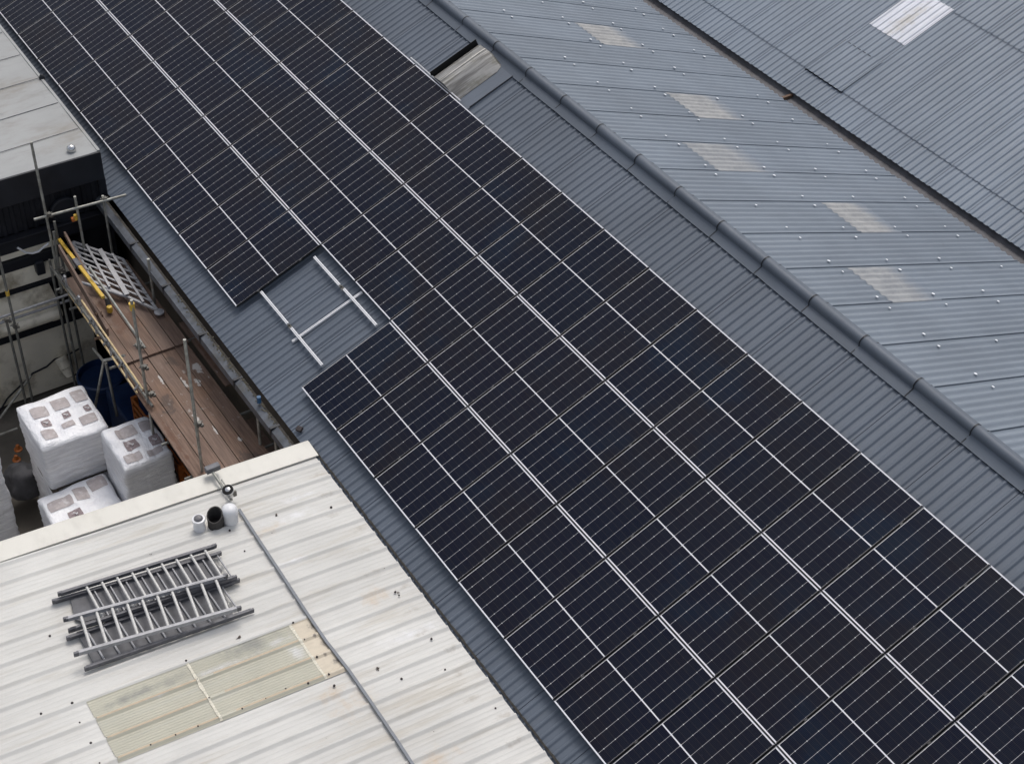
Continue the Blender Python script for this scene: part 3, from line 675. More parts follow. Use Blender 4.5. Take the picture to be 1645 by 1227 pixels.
MB().bb((EX - .10, -8.4, -2.84), (EX + .12, -1.0, -2.68)).build('wall_rail', M['black'], EB, bevel=.01)
MB().bb((EX - .18, -8.4, -4.42), (EX - .02, -1.14, -2.86)).build('wall_panel', M['offwhite'], EB, bevel=.01, label='large stained off-white panel at the bottom of the wall')
MB().tube((EX + .20, -8.4, -2.28), (EX + .20, -1.40, -2.26), .026).build('rail_tube', M['alu'], EB, smooth=40)
# cable loop and black box, round opening on the cladding
pts = [Vector((EX + .03, -2.05 + .75 * t, -.98 - .26 * math.sin(math.pi * (.25 + .75 * t)))) for t in [i / 10 for i in range(11)]]
MB().path([on(a, b, 0, EX + .1) for a, b in [(28, 398), (35, 402), (42, 406), (52, 407), (62, 404), (70, 397), (78, 391)]], .02).build('cable', M['upvc'], EB, smooth=40)
a, b = on(55, 421, 0, EX + .08), on(73, 437, 0, EX + .08)
MB().bb((EX - .02, a.y, b.z), (EX + .14, b.y, a.z)).build('lamp_box', M['fascia'], EB, bevel=.02)
c = on(103, 336, 0, EX)
MB().lathe(c, [(.26, 0), (.26, .05), (.22, .06), (.22, .02), (0, .02)], 28, Matrix.Rotation(R(90), 3, 'Y')).build('round_vent', M['fascia'], EB, smooth=40)
c = on(100, 588, 0, EX + .02); mb = MB(); mb.tube(c + Vector((0, 0, .25)), c + Vector((.12, .04, .05)), .13, 18).tube(c + Vector((.12, .04, .05)), c + Vector((.20, .08, -.12)), .13, 18, .10)
PIP = mb.build('elbow_pipe', M['offwhite'], EB, smooth=40)
MB().lathe(c + Vector((.205, .082, -.13)), [(.10, -.01), (.10, .012), (.055, .014), (.05, 0.0), (0, 0.0)], 18, Matrix.Rotation(R(150), 3, 'Y')).build('mouth', M['hole'], PIP, smooth=40)
MB().path([on(a, b, 0, EX + .06) for a, b in [(-5, 668), (12, 640), (30, 622), (47, 607), (52, 600), (75, 589), (88, 577), (105, 572), (128, 560)]], .018).build('cable', M['black'], EB, smooth=40)
# ball on roof, dark knob at the edge
c = PE(0, 0); q = onp(115, 242, Vector((0, 0, 1)), .60)
o = MB().lathe(q, [(.075, -.01), (.085, .03), (.075, .075), (.045, .105), (0, .115)], 20).build('roof_dome', M['chrome'], smooth=50); tag(o, 'small shiny dome near the corner of the pale flat roof', 'vent cap')
q = onp(68, 128, Vector((0, 0, 1)), .58)
o = MB().lathe(q, [(.05, -.02), (.06, .05), (.03, .10), (0, .11)], 12).build('outlet_knob', M['fascia'], smooth=50); tag(o, 'small black outlet on the edge of the pale flat roof', 'outlet')

# ------------------------------------------------------------------ solar panels
proto = thing('solar_panel', '', 'solar panel', (0, 0, 0))
fr = MB(); fw, fh = .0065, .035
fr.bb((-PW / 2, -PL / 2, -fh), (-PW / 2 + fw, PL / 2, 0)); fr.bb((PW / 2 - fw, -PL / 2, -fh), (PW / 2, PL / 2, 0))
fr.bb((-PW / 2 + fw, -PL / 2, -fh), (PW / 2 - fw, -PL / 2 + fw, -.001)); fr.bb((-PW / 2 + fw, PL / 2 - fw, -fh), (PW / 2 - fw, PL / 2, -.001))
FO = fr.build('frame', M['frame'], proto)
lm = MB(); lm.bb((-PW / 2 + fw, -PL / 2 + fw, -.008), (PW / 2 - fw, PL / 2 - fw, -.0025)); LO = lm.build('laminate', M['lam'], proto)
CLB = MB().box((PW / 2 + .0115, 0, .001), (.020, .045, .005)).box((PW / 2 + .0115, 0, -.015), (.012, .04, .03))
CO = [CLB.build('clamp', simple('clamp_metal', (.085, .085, .085), .5, .3, .2, 20), proto)]
CO.append(CO[0].copy()); SC.collection.objects.link(CO[1])
CLY = (-.40, .47)
ROWN = ['eave-side row', 'middle row', 'ridge-side row']
ORD = ['first', 'second', 'third', 'fourth', 'fifth', 'sixth', 'seventh', 'eighth', 'ninth', 'tenth', 'eleventh', 'twelfth', 'thirteenth', 'fourteenth', 'fifteenth']
COLP, ROWP = 1.154, 1.745
def proj(P):
    q = MX.transposed() @ (P - CAM); return 822.5 + FPX * q.x / q.z, 613.5 + FPX * q.y / q.z
rotA = Matrix.Rotation(aA, 4, 'X')
first = True
for r in range(3):
    for j in range(-15, 12):
        if r == 0 and j in (-2, -1): continue
        cen = PA((j + .5) * COLP, (r + .5) * ROWP, 0)
        cs = [proj(PA((j + a) * COLP, (r + b) * ROWP)) for a in (0, 1) for b in (0, 1)]
        if max(c[0] for c in cs) < 3 or min(c[0] for c in cs) > 1642 or max(c[1] for c in cs) < 3 or min(c[1] for c in cs) > 1224: continue
        if r == 0: lb = 'black solar panel in the %s, %s %s the bare gap with rails' % (ROWN[r], ORD[(-3 - j) if j < 0 else j], 'above' if j < 0 else 'below')
        else:
            d = j + 1
            lb = 'black solar panel in the %s, ' % ROWN[r] + ('%s above the level of the bare gap' % ORD[-3 - j] if j < -2 else ('level with the %s half of the bare gap' % ('upper' if j == -2 else 'lower') if j < 0 else '%s below the level of the bare gap' % ORD[j]))
        if first: t = proto; f_, l_ = FO, LO; cl_ = CO; first = False
        else:
            t = proto.copy(); SC.collection.objects.link(t)
            f_ = FO.copy(); l_ = LO.copy(); cl_ = [CO[0].copy(), CO[1].copy()]
            for c in (f_, l_, cl_[0], cl_[1]): SC.collection.objects.link(c); c.parent = t
        t['label'] = lb; t['group'] = 'solar panels in three rows on the dark grey roof'
        jit = Matrix.Rotation(R(random.uniform(-.10, .10)), 4, 'Z') @ Matrix.Rotation(R(random.uniform(-.25, .25)), 4, 'X') @ Matrix.Rotation(R(random.uniform(-.25, .25)), 4, 'Y')
        t.rotation_mode = 'XYZ'; t.rotation_euler = (rotA @ jit).to_euler(); t.location = cen + Vector((random.uniform(-.002, .002), 0, 0))
        f_.matrix_parent_inverse = Matrix(); l_.matrix_parent_inverse = Matrix(); f_.location = l_.location = (0, 0, 0)
        for c, y_c in zip(cl_, CLY): c.parent = t; c.matrix_parent_inverse = Matrix(); c.location = (0, y_c + random.uniform(-.03, .03), 0)
# bare rails in the gap
def rail(a, b, label, h, wd=.045, ht=.045):
    T = thing('mounting_rail', label, 'mounting rail', a, 'bare white mounting rails in the gap')
    mb = MB(); mb.bar(a, b, wd, ht, NA); d = (b - a).normalized(); s = NA.cross(d)
    mb.build('rail', M['rail'], T, bevel=.003)
    MB().bar(a + s * .0 + NA * (ht / 2 + .001), b + NA * (ht / 2 + .001), .007, .004, NA).build('slot', M['alu'], T)
    return T
hr = -.055
rail(PA(-2.29, .485, hr), PA(-1.32, .485, hr), 'upper-left of the two short white rails nearest the eave', hr)
rail(PA(-1.20, .485, hr), PA(-.14, .485, hr), 'lower-right of the two short white rails nearest the eave', hr)
rail(PA(-2.21, 1.535, hr), PA(-1.33, 1.535, hr), 'upper-left of the two short white rails nearest the middle row', hr)
rail(PA(-1.20, 1.545, hr), PA(-.13, 1.545, hr), 'lower-right of the two short white rails nearest the middle row', hr)
rail(PA(-.99, .36, hr - .045), PA(-.95, 1.74, hr - .045), 'white rail lying crosswise beneath the other rails', hr, .045, .035)
for (xx, ss) in ((-1.26, .485), (-1.265, 1.54)):
    mb = MB(); c = PA(xx, ss, -.075); mb.bar(c - Vector((.05, 0, 0)), c + Vector((.05, 0, 0)), .055, .03, NA); mb.bar(c - Vector((.05, 0, 0)) + NA * .025, c + Vector((-.02, 0, 0)) + NA * .025, .03, .02, NA)
    o = mb.build('rail_bracket', M['coupler']); tag(o, 'small metal bracket joining the rails %s' % ('nearest the eave' if ss < 1 else 'nearest the middle row'), 'bracket', 'rail joint brackets')
# loose dark tile scrap on the eave strip, below the gap
c = onp(481, 689, NA, NA.dot(PA(0, 0, -.08)))
o = MB().box(c, (.10, .085, .05), Matrix.Rotation(aA, 3, 'X') @ Matrix.Rotation(R(25), 3, 'Z')).build('bracket', M['bolt'], bevel=.008); tag(o, 'small dark clip lying on the grey roof above the gutter end', 'clip')

# ------------------------------------------------------------------ stainless cowl near the ridge
VC = thing('vent_cowl', 'brownish stainless steel vent cowl near the ridge above the panels', 'vent cowl', PA(-3.7, 5.9, -.1))
s0, s1 = 5.255, 6.29
STN, nt_, b_ = newmat('stained_glint_stainless'); g9 = G(nt_); p9 = g9.pos()
n9 = g9.noise(g9.scale(p9, (16, .8, 1.2)), 1.2, 5, .6); m9 = g9.noise(p9, 3.2, 5, .6)
k9 = g9.mix(g9.ramp(n9, .35, .65), (.20, .19, .175), (.52, .50, .46)); k9 = g9.mix(g9.m('MULTIPLY', g9.ramp(m9, .45, .7), .7), k9, (.23, .215, .16))  # pale and dark streaks paint in reflections; brown blotches are stain
g9.l(k9, b_.inputs['Base Color']); b_.inputs['Metallic'].default_value = .75; g9.l(g9.m('ADD', .22, g9.m('MULTIPLY', m9, .25)), b_.inputs['Roughness'])
def cowl(s, k=1.0, q=0):
    return [PA(-4.03, s, -.02), PA(-4.01, s, .035 * k), PA(-3.90, s, .075 * k), PA(-3.78, s, .098 * k), PA(-3.77, s, .112 * k), PA(-3.74, s, .112 * k), PA(-3.73, s, .100 * k), PA(-3.62, s, .118 * k), PA(-3.585, s, .10 * k), PA(-3.30 + q, s, -.10)]
mb = MB(); secs = [cowl(s0, 1), cowl((s0 + s1) / 2, 1), cowl(s1 - .16, 1), cowl(s1 - .03, .9, -.05), cowl(s1, .4, -.10)]
n = len(secs[0])
for s_ in secs: mb.v += s_
mb.f = [(i * n + k, i * n + k + 1, (i + 1) * n + k + 1, (i + 1) * n + k) for i in range(len(secs) - 1) for k in range(n - 1)]
o = mb.build('hood', STN, VC, smooth=25)
for s_, k_ in ((s0 + .004, .98), (s1 - .01, .38)):
    MB().prism(cowl(s_, k_, 0 if k_ > .5 else -.1) + [PA(-4.03, s_, -.10)], PA(0, .004, 0)).build('end_plate', M['greylid'], VC)
mb = MB(); mb.prism([PA(-4.12, s0, -.105), PA(-4.12, s1, -.105), PA(-4.12, s1, .085), PA(-4.12, s0, .085)], Vector((.010, 0, 0))); mb.build('upstand', M['hole'], VC)
mb = MB(); mb.prism([PA(-4.11, s0, -.10), PA(-4.03, s0, -.10), PA(-4.03, s1, -.10), PA(-4.11, s1, -.10)], NA * .06); mb.build('slot', M['hole'], VC)
mb = MB(); mb.prism([PA(-4.16, s0 - .01, -.118), PA(-2.98, s0 - .01, -.118), PA(-2.98, s1 + .06, -.118), PA(-4.16, s1 + .06, -.118)], NA * .010); mb.build('flashing', M['roofA'], VC)
MB().bar(PA(-2.985, s0 + .06, -.098), PA(-2.985, s1 - .02, -.104), .012, .012, NA).build('flashing_fold', M['fascia'], VC)
rail(PA(-4.85, 5.262, -.01), PA(-3.15, 5.262, -.01), 'silver rail end showing beside the steel vent cowl above the panels', 0, .022, .03)

# ------------------------------------------------------------------ scaffold in the gap
SCF = thing('scaffold', 'galvanised tube scaffold in the gap between the buildings', 'scaffold', (-3, -1.7, -4.5))
tr = .0245
def standard(x, y, zt, zb=-4.5, mat='steel', lb=None): return MB().tube((x, y, zb), (x, y, zt), tr, 14).build('standard', M[mat], SCF, smooth=40, label=lb)
def tubep(a, b, nm='ledger', mat='steel', r=tr): return MB().tube(a, b, r, 14).build(nm, M[mat], SCF, smooth=40)
def coupler(c, mat='coupler'):
    mb = MB(); c = Vector(c); mb.box(c, (.075, .085, .07)); mb.tube(c + Vector((-.02, -.075, .01)), c + Vector((-.02, .075, .01)), .012, 8); mb.box(c + Vector((.03, .04, -.02)), (.05, .05, .05)); mb.tube(c + Vector((.03, -.02, -.055)), c + Vector((.03, -.02, .06)), .009, 8)
    return mb.build('coupler', M[mat], SCF, bevel=.006)
standard(-6.30, -1.75, 1.52); standard(-6.30, -1.19, .21, -1.2); standard(-6.35, -.68, .02, -1.25)
standard(-.26, -1.66, 1.50)
p6 = on(211, 482, 1, -1.76); standard(p6.x, -1.76, p6.z)
p5 = on(238, 416, 1, -.64); standard(p5.x, -.64, p5.z)
p7 = on(418, 652, 1, -.56); standard(p7.x, -.62, -.42); standard(p7.x + .62, -.62, -.50)
pl = on(5, 440, 0, -5.72); standard(-5.72, -2.82, .2, mat='steel2'); standard(-5.95, -2.90, -1.6, mat='steel2'); standard(-6.25, -1.86, -.9, mat='steel2')
tubep((-6.265, -1.98, .015), (-6.265, -.28, -.05), 'transom'); tubep((-6.2, -1.80, -1.12), (-1.95, -1.76, -1.12), mat='steel2')
tubep((-3.36, -1.95, -1.28), (-3.36, -.35, -1.28), 'transom', 'steel2'); tubep((-1.2, -1.95, -1.28), (-1.2, -.35, -1.28), 'transom', 'steel2'); tubep((-5.2, -1.95, -1.28), (-5.2, -.35, -1.28), 'transom', 'steel2'); tubep((-.3, -1.95, -1.28), (-.3, -.35, -1.28), 'transom', 'steel2')
tubep(on(143, 429, 1, -1.55), on(233, 559, 2, -1.08), 'brace')
tubep(on(167, 579, 1, -1.95), on(150, 668, 1, -2.2), 'brace'); tubep(on(170, 583, 1, -1.95), on(188, 668, 1, -1.95), 'brace', 'steel2')
tubep(on(150, 560, 1, -1.9), on(167, 581, 1, -1.95), 'brace')
tubep(on(167, 579, 1, -1.98), on(200, 571, 1, -1.72), 'transom'); tubep(on(152, 545, 1, -1.98), on(172, 537, 1, -1.72), 'transom', 'rust')
tubep(on(-5, 512, 0, -6.1), on(113, 472, 0, -6.1), 'ledger', 'alu')
tubep(on(0, 672, 0, -5.9), on(50, 603, 0, -6.0), 'brace'); tubep(on(-5, 700, 0, -5.6), on(28, 688, 0, -5.6), 'ledger')
tubep((-6.34, -1.62, -.2), (-6.34, -1.60, -4.5), 'standard', 'steel2'); tubep((-6.1, -1.9, -.95), (-2.2, -1.86, -.80), 'ledger', 'steel2')
tubep(on(86, 372, 0, -6.2), on(100, 470, 0, -6.0), 'brace', 'steel2'); tubep(on(95, 478, 0, -6.1), on(86, 484, 0, -6.1), 'tube_end'); tubep(on(90, 466, 0, -6.15), on(103, 462, 0, -6.15), 'tube_end')
for c, mt in ((on(78, 345, 0, -6.27), 'coupler'), (on(168, 320, 0, -6.3), 'coupler'), (on(222, 555, 1, -1.76), 'coupler'), (on(231, 590, 1, -1.78), 'coupler'), (on(236, 628, 1, -1.74), 'rust'), (on(243, 633, 1, -1.70), 'coupler'),
              (on(319, 681, 0, -.26), 'coupler'), (on(97, 433, 1, -1.75), 'coupler'), (on(100, 470, 1, -1.75), 'coupler'), (on(158, 505, 1, -1.72), 'rust'), (on(163, 528, 1, -1.75), 'coupler'), (on(11, 514, 0, -5.72), 'coupler'), (on(24, 523, 0, -5.72), 'coupler')):
    coupler(c, mt)
for (a, b, c_) in ((121.5, 349, -6.3), (12, 471, -5.72)):
    q = on(a, b, 0, c_ + .0); MB().tube(q + Vector((0, 0, -.05)), q + Vector((0, 0, .05)), .034, 14).build('yellow_collar', M['yellow'], SCF, smooth=40)
q = on(212, 492, 1, -1.76); MB().tube(q + Vector((0, 0, -.07)), q + Vector((0, 0, .06)), .040, 14, .048).build('yellow_collar', M['yellow'], SCF, smooth=40)
q = on(416, 641, 1, -.56); MB().tube(q + Vector((0, 0, -.07)), q + Vector((0, 0, .05)), .034, 14).build('blue_cap', simple('blue_cap_plastic', (.03, .10, .2), .5, 0, .2, 20), SCF, smooth=40)
# ladder beam: timber chords, steel web
LBm = thing('ladder_beam', 'pale yellow ladder beam lashed along the outer edge of the planks', 'ladder beam', (-5, -1.86, -1.4))
x0b, x1b = -5.9, -1.95
for zz, nm in ((-1.05, 'chord'), (-.69, 'chord')):
    xa, xb = (x0b, x1b - .35) if zz < -.9 else (-4.6, x1b)
    MB().bar((xa, -1.87, zz), (xb, -1.87, zz), .028, .028).build(nm, M['paleyellow'], LBm, bevel=.004)
k = 0; xx = x0b + .2
while xx < x1b - .3:
    MB().bar((xx, -1.87, -1.05), (xx + (.0 if k % 2 else .3), -1.87, -.69), .03, .03, Vector((0, 1, 0))).build('web', M['alu'], LBm); xx += .33; k += 1
# toe board and yellow level, yellow-capped tool
A1, A2 = on(94, 392, 1, -1.72), on(172, 527, 1, -1.72)
o = MB().bar(A1 + Vector((0, 0, -.1)), A2 + Vector((0, 0, -.1)), .038, .20).build('toe_board', M['plank']); tag(o, 'worn reddish toe board standing on edge beside the ladder beam', 'toe board')
A1, A2 = on(104, 375, 1, -1.52), on(141, 444, 1, -1.52)
o = MB().bar(A1, A2, .035, .10).build('toe_board', M['plank']); tag(o, 'short orange-brown plank leaning beside the yellow bar', 'plank')
YB = thing('spirit_level', 'yellow bar with grey end, lying along the scaffold edge', 'yellow bar', on(95, 385, 1, -1.6))
A1, A2 = on(95, 385, 1, -1.6), on(166, 478, 1, -1.6); MB().bar(A1, A2, .06, .055).build('bar', M['yellow'], YB, bevel=.005)
q = A1.lerp(A2, .36); MB().bar(q, q + (A2 - A1) * .12, .09, .08).build('grip', M['aludark'], YB, bevel=.01)
A1, A2 = on(172, 482, 2, -1.0), on(176, 496, 2, -1.05); YT = thing('tool_handle', 'round yellow and black capped handle on the scaffold planks', 'tool', A2)
MB().tube(on(160, 468, 2, -1.0), A1, .03, 12).build('shaft', M['coupler'], YT, smooth=40); MB().lathe(A2, [(.05, -.06), (.055, 0), (.045, .05), (.0, .06)], 16).build('cap', M['yellow'], YT, smooth=40)
MB().tube(A1, A2, .042, 14).build('collar', M['hole'], YT, smooth=40)
q = on(119, 352, 0, -6.32); o = MB().box(q, (.08, .10, .07)).build('orange_clip', M['orange'], bevel=.015); tag(o, 'small orange clip behind the thin scaffold pole', 'clip')
# planks
def plank(x0, x1, y0, y1, z, label):
    mb = MB(); a = random.uniform(-.004, .004); nx = 8
    for i in range(nx + 1):
        t = i / nx; xx = x0 + (x1 - x0) * t; dz = .006 * noise.noise(Vector((xx * .8, y0 * 5, 3))); dy = a * (t - .5) * 2
        mb.v += [(xx, y0 + .006 + dy, z + dz), (xx, y1 - .006 + dy, z + dz), (xx, y1 - .006 + dy, z - .038 + dz), (xx, y0 + .006 + dy, z - .038 + dz)]
    mb.f = [(4 * i + k, 4 * i + (k + 1) % 4, 4 * i + 4 + (k + 1) % 4, 4 * i + 4 + k) for i in range(nx) for k in range(4)] + [(0, 1, 2, 3), (4 * nx + 3, 4 * nx + 2, 4 * nx + 1, 4 * nx)]
    o = mb.build('scaffold_board', M['plank']); return tag(o, label, 'scaffold board', 'brown scaffold boards of the walkway')
ys = [-1.84, -1.585, -1.325, -1.075, -.83, -.585]
nm = ['outermost', 'second from outside', 'middle', 'second from the grey roof', 'innermost wide']
for i in range(5):
    plank(-3.38 + (.03 if i == 1 else (-.04 if i == 4 else 0)), .93, ys[i], ys[i + 1], -1.2 + random.uniform(-.003, .003), 'brown scaffold board of the nearer set, %s' % nm[i])
for i in range(5):
    plank(-5.9, -3.20, ys[i] + .02, ys[i + 1] + .02, -1.155 + random.uniform(-.003, .003), 'brown scaffold board of the farther set under the metal frame, %s' % nm[i])
plank(-3.86, -1.95, -.475, -.25, -1.26, 'short dirty scaffold board beyond the black slot, against the dark wall')
plank(-1.5, .93, -.47, -.22, -1.75, 'low grimy scaffold board at the foot of the dark wall, nearest the cream capping')
# metal lattice frame leaning on the planks
TL, TR_, BR, BL_ = on(117, 389, 2, -.60), on(197, 417, 2, -.60), on(252, 498, 2, -1.03), on(138, 452, 2, -.75)
TL, TR_, BR, BL_ = on(117, 389, 2, -.95), on(197, 417, 2, -.95), on(252, 498, 2, -1.07), on(148, 452, 2, -1.0)
GF = thing('metal_frame', 'silver metal lattice frame lying on the scaffold planks', 'metal frame', TL)
up = Vector((0, 0, 1))
for a, b in ((TL, TR_), (BL_, BR), (TL, BL_), (TR_, BR)): MB().bar(a, b, .05, .045).build('edge_rail', M['alu'], GF, bevel=.005)
for k in range(1, 7):
    t = k / 7; MB().bar(TL.lerp(BL_, t) + up * .03, TR_.lerp(BR, t) + up * .03, .032, .022).build('slat', M['alu'], GF)
for k in (.28, .55, .8):
    MB().bar(TL.lerp(TR_, k) + up * .055, BL_.lerp(BR, k) + up * .055, .04 if k != .55 else .085, .02).build('cross_bar', M['alu'], GF)
MB().tube(on(131, 454, 2, -1.0), BL_.lerp(BR, .55), .03, 12).build('handle_tube', M['alu'], GF, smooth=40)
q = BR + Vector((.05, .02, -.02)); MB().lathe(q, [(.0, -.02), (.085, -.015), (.09, .01), (.05, .03), (0, .03)], 18).build('foot_pad', M['alu'], GF, smooth=40)

# ------------------------------------------------------------------ wrapped brick packs in the yard
def packtop(X, Y, x0, x1, y0, y1, seed):
    a = (X - x0) / (x1 - x0); b = (Y - y0) / (y1 - y0); a = max(.001, min(.999, a)); b = max(.001, min(.999, b))
    return .034 * (abs(math.sin(math.pi * a * 2)) ** .5) * (abs(math.sin(math.pi * b * 3)) ** .5) - .012 + .03 * noise.noise(Vector((X * 3.2, Y * 3.2, seed)))
def rounded_pack(x0, x1, y0, y1, z0_, z1_, seed, bulge=.015):
    """box with rounded edges, wrinkled like stretch film"""
    bm = bmesh.new(); nx = 34
    bmesh.ops.create_cube(bm, size=1); bmesh.ops.subdivide_edges(bm, edges=bm.edges, cuts=nx, use_grid_fill=True)
    dims = Vector((x1 - x0, y1 - y0, z1_ - z0_)); cen = Vector(((x0 + x1) / 2, (y0 + y1) / 2, (z0_ + z1_) / 2)); r = .055
    for v in bm.verts:
        q = Vector((v.co.x * dims.x, v.co.y * dims.y, v.co.z * dims.z)); inn = Vector([max(-dims[i] / 2 + r, min(dims[i] / 2 - r, q[i])) for i in range(3)])
        d = q - inn
        if d.length > 1e-6: q = inn + d.normalized() * min(d.length, r)
        w_ = q + cen
        nn_ = Vector((noise.noise(w_ * 3.1 + Vector((seed, 0, 0))), noise.noise(w_ * 3.1 + Vector((0, seed, 5))), noise.noise(w_ * 2.6 + Vector((9, 0, seed)))))
        q += nn_ * .028
        hz = (z1_ - w_.z); lay = math.floor(hz / .125); fz = hz / .125 - lay
        if v.co.z < .49 and (abs(v.co.x) > .49 or abs(v.co.y) > .49):
            out = Vector((v.co.x if abs(v.co.x) > .49 else 0, v.co.y if abs(v.co.y) > .49 else 0, 0)) * 2
            amp_ = .022 * math.sin(math.pi * fz) ** .6 + .022 * noise.noise(Vector((lay * 3.7, seed, (1 if abs(v.co.x) > .49 else 5) + math.floor((w_.x + w_.y) * 1.6)))) - .012
            q += out * amp_
        q.z += packtop(w_.x, w_.y, x0, x1, y0, y1, seed) if v.co.z > .49 else 0
        v.co = q + cen
    return bm
def pack(x0, x1, y0, y1, z1_, ht, label, seed, prints, dark=0):
    T = thing('wrapped_pack', label, 'brick pack', ((x0 + x1) / 2, (y0 + y1) / 2, z1_ - ht - .12), 'film-wrapped brick packs stacked in the yard')
    bm = rounded_pack(x0, x1, y0, y1, z1_ - ht, z1_, seed)
    me = bpy.data.meshes.new('film_wrap'); 
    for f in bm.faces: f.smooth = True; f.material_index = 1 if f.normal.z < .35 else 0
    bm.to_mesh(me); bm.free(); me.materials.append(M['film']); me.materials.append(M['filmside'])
    o = bpy.data.objects.new('film_wrap', me); SC.collection.objects.link(o); adopt(o, T)
    # pallet
    mb = MB(); zb = z1_ - ht
    for k in range(3): yy = y0 + .08 + (y1 - y0 - .16) * k / 2; mb.bb((x0 + .03, yy - .05, zb - .12), (x1 - .03, yy + .05, zb - .03))
    mb.bb((x0 + .02, y0 + .02, zb - .03), (x1 - .02, y1 - .02, zb - .008)); mb.build('pallet', M['palletwood'], T)
    for pr in prints:
        u0, u1, v0, v1 = pr[:4]; dk = len(pr) > 4
        nx_, ny_ = 12, 10; mb = MB(); ex = .5
        for i in range(nx_ + 1):
            for j in range(ny_ + 1):
                a, b = i / nx_, j / ny_; a_, b_ = 2 * a - 1, 2 * b - 1; a, b = (a_ * math.sqrt(1 - .12 * b_ * b_) + 1) / 2, (b_ * math.sqrt(1 - .12 * a_ * a_) + 1) / 2
                uu = u0 + (u1 - u0) * a; vv = v0 + (v1 - v0) * b
                uu += .012 * noise.noise(Vector((a * 1.4 + seed, b * 1.4, u0 * 9))); vv += .012 * noise.noise(Vector((a * 1.4, b * 1.4 + seed, v0 * 9)))
                X_, Y_ = x0 + (x1 - x0) * vv, y0 + (y1 - y0) * uu; w_ = Vector((X_, Y_, z1_))
                nz = noise.noise(w_ * 2.6 + Vector((9, 0, seed))) * .028 + packtop(X_, Y_, x0, x1, y0, y1, seed)
                mb.v.append((X_, Y_, z1_ + nz + .010))
        mb.f = [(i * (ny_ + 1) + j, i * (ny_ + 1) + j + 1, (i + 1) * (ny_ + 1) + j + 1, (i + 1) * (ny_ + 1) + j) for i in range(nx_) for j in range(ny_)]
        pp = mb.build('printed_patch', M['pinkdark'] if dk else M['pink'], o, smooth=60)
        if dk:
            xc, yc = x0 + (x1 - x0) * (v0 + v1) / 2, y0 + (y1 - y0) * (u0 + u1) / 2
            for (dx, dy, ex, ey) in ((-.03, -.03, .03, .03), (.0, .035, .035, .0)):
                za = max(v_[2] for v_ in mb.v) + .004
                lm_ = MB().bar((xc + dx, yc + dy, za), (xc + ex, yc + ey, za), .014, .004); lm_.build('logo_mark', M['upvc'], o)
    return T
PR1 = [(.12, .36, .20, .42), (.44, .68, .16, .40), (.76, .95, .12, .40), (.10, .30, .68, .90), (.18, .31, .48, .62, 1), (.50, .61, .46, .58, 1), (.82, .92, .48, .60, 1), (.42, .60, .66, .78), (.68, .92, .66, .84)]
pack(-4.07, -2.82, -3.46, -2.29, -2.0, 1.0, 'tall white film-wrapped brick pack, topmost of its stack, largest top in view', 3.1, PR1)
pack(-4.05, -2.84, -3.44, -2.31, -3.12, 1.22, 'lower wrapped brick pack beneath the tallest one', 5.7, [])
PR2 = [(.22, .62, .14, .38), (.25, .52, .44, .66, 1), (.70, .96, .16, .40), (.72, .92, .52, .76, 1), (.10, .45, .74, .92), (.55, .85, .80, .94)]
pack(-2.68, -1.62, -2.50, -1.64, -1.92, 2.46, 'narrower white wrapped brick pack beside the scaffold planks', 8.3, PR2)
pack(-2.70, -1.62, -3.74, -2.56, -2.88, 1.50, 'low wrapped brick pack whose top shows above the white capping', 11.9, [(.06, .42, .22, .44), (.46, .66, .14, .42), (.70, .96, .06, .34), (.25, .45, .56, .76, 1)]).name
pack(-4.5, -3.25, -5.25, -4.06, -1.95, 2.4, 'wrapped brick pack cut by the left edge of the photo', 14.2, [(.2, .5, .2, .45)])
# small debris
o = None
bm = bmesh.new(); bmesh.ops.create_icosphere(bm, subdivisions=4, radius=1)
for v in bm.verts:
    v.co = Vector((v.co.x * .34, v.co.y * .36, v.co.z * .34)); v.co += v.co.normalized() * (.12 * noise.noise(v.co * 4.5) + .05 * abs(noise.noise(v.co * 9))); v.co.z = max(v.co.z, -.2)
    v.co += Vector((-4.35, -3.62, -4.0)); 
me = bpy.data.meshes.new('rubble_sack'); 
for f in bm.faces: f.smooth = True
bm.to_mesh(me); bm.free(); me.materials.append(M['bag']); o = bpy.data.objects.new('rubble_sack', me); SC.collection.objects.link(o); o.location = (.15, .08, .10); tag(o, 'lumpy dark grey sack on the yard beside the tallest wrapped pack', 'sack')
o = MB().lathe((-5.8, -1.45, -4.5), [(.40, 0), (.44, .3), (.45, .9), (.47, .92), (.47, 1.0), (.43, 1.02), (.40, .90), (0, .88)], 32).build('plastic_drum', M['blue'], smooth=40); tag(o, 'dark blue plastic drum behind the wrapped packs', 'drum')
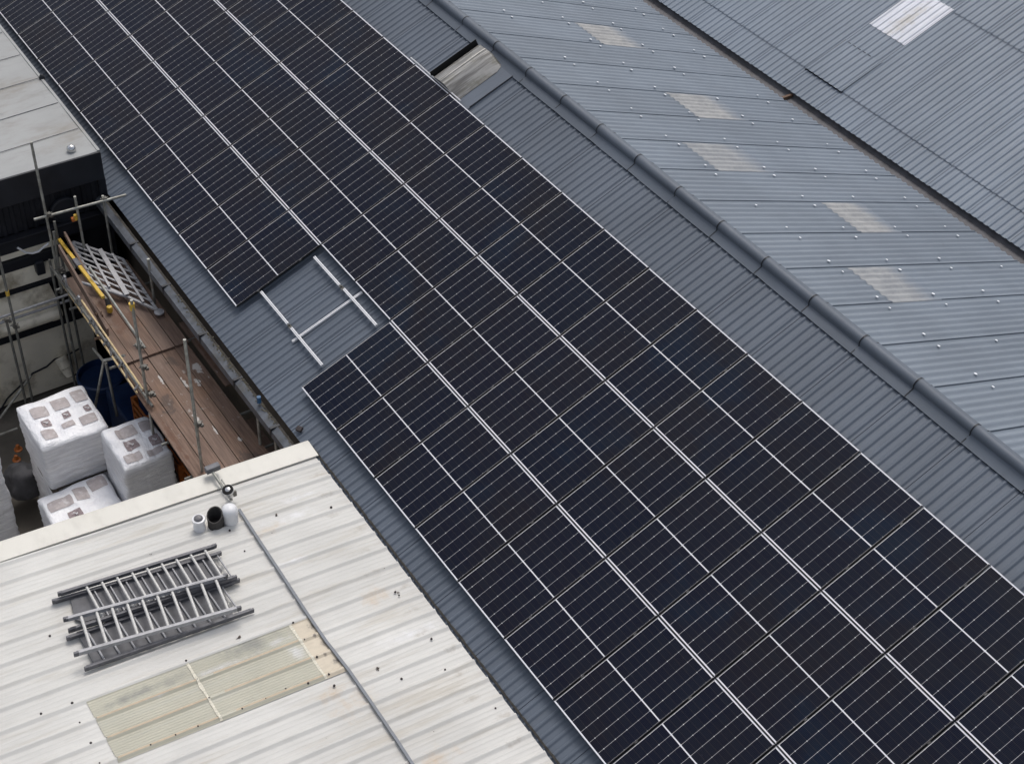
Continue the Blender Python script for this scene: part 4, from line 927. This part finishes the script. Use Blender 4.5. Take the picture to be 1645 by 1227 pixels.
o = MB().bb((-5.2, -1.6, -4.5), (-3.9, -.5, -3.35)).build('skip', M['blue'], bevel=.04); tag(o, 'dark blue skip in shadow below the scaffold planks', 'skip')
OB = thing('orange_barrier', 'orange plastic barrier lying behind the wrapped packs', 'barrier', (-3.2, -1.5, -3.3))
for zz in (-2.62, -2.80, -2.98): MB().bar((-3.9, -1.50, zz), (-1.6, -1.42, zz), .03, .07).build('rail', M['orange'], OB, bevel=.008)
for xx in (-3.9, -3.3, -2.6, -1.9): MB().bb((xx - .03, -1.52, -4.5), (xx + .03, -1.40, -2.58)).build('post', M['orange'], OB, bevel=.008)
q = on(28, 716, 2, -4.2)
for (dx, dy) in ((0, 0), (.25, -.12)):
    bm_ = MB(); bm_.lathe(q + Vector((dx, dy, 0)), [(.08, -.10), (.08, -.08), (.05, -.07), (.03, .02), (0, .03)], 12); o = bm_.build('traffic_cone', M['orange'], smooth=40); tag(o, 'orange cone in the dark corner behind the sack, %s one' % ('nearer' if dx == 0 else 'farther'), 'cone', 'orange cones')

# small loose scraps on the white roof
SCR = simple('dark_scrap', (.11, .085, .07), .8, 0, .4, 40)
for i, (a, b, sz, lb) in enumerate(((383, 1023, .05, 'dark scrap of debris on the white roof below the ladders'), (605, 1074, .055, 'brown leaf clump on the white roof right of the metal strip'), (444, 827, .035, 'dark flake on the white roof right of the metal strip head'),
                        (240, 890, .05, 'twig scraps on the white roof above the ladders'), (640, 952, .03, 'dark speck pair near the white roof edge'), (537, 1101, .03, 'brown flake just below the beige sheet'))):
    if a > 300 or True:
        q = Dpt(a, b, .012); mb = MB()
        for k in range(7):
            an = random.uniform(0, 6.28); d_ = Vector((math.cos(an), math.sin(an), 0)) * random.uniform(.2, 1) * sz * .55; e_ = Vector((random.uniform(-1, 1), random.uniform(-1, 1), random.uniform(.1, .6))) * sz * .4
            f_2 = Vector((-e_.y, e_.x, .2 * sz)) * .5
            mb.add([q + d_ - e_, q + d_ - f_2, q + d_ + e_, q + d_ + f_2], [(0, 1, 2, 3)])
        o = mb.build('roof_scrap', SCR); tag(o, lb, 'debris')
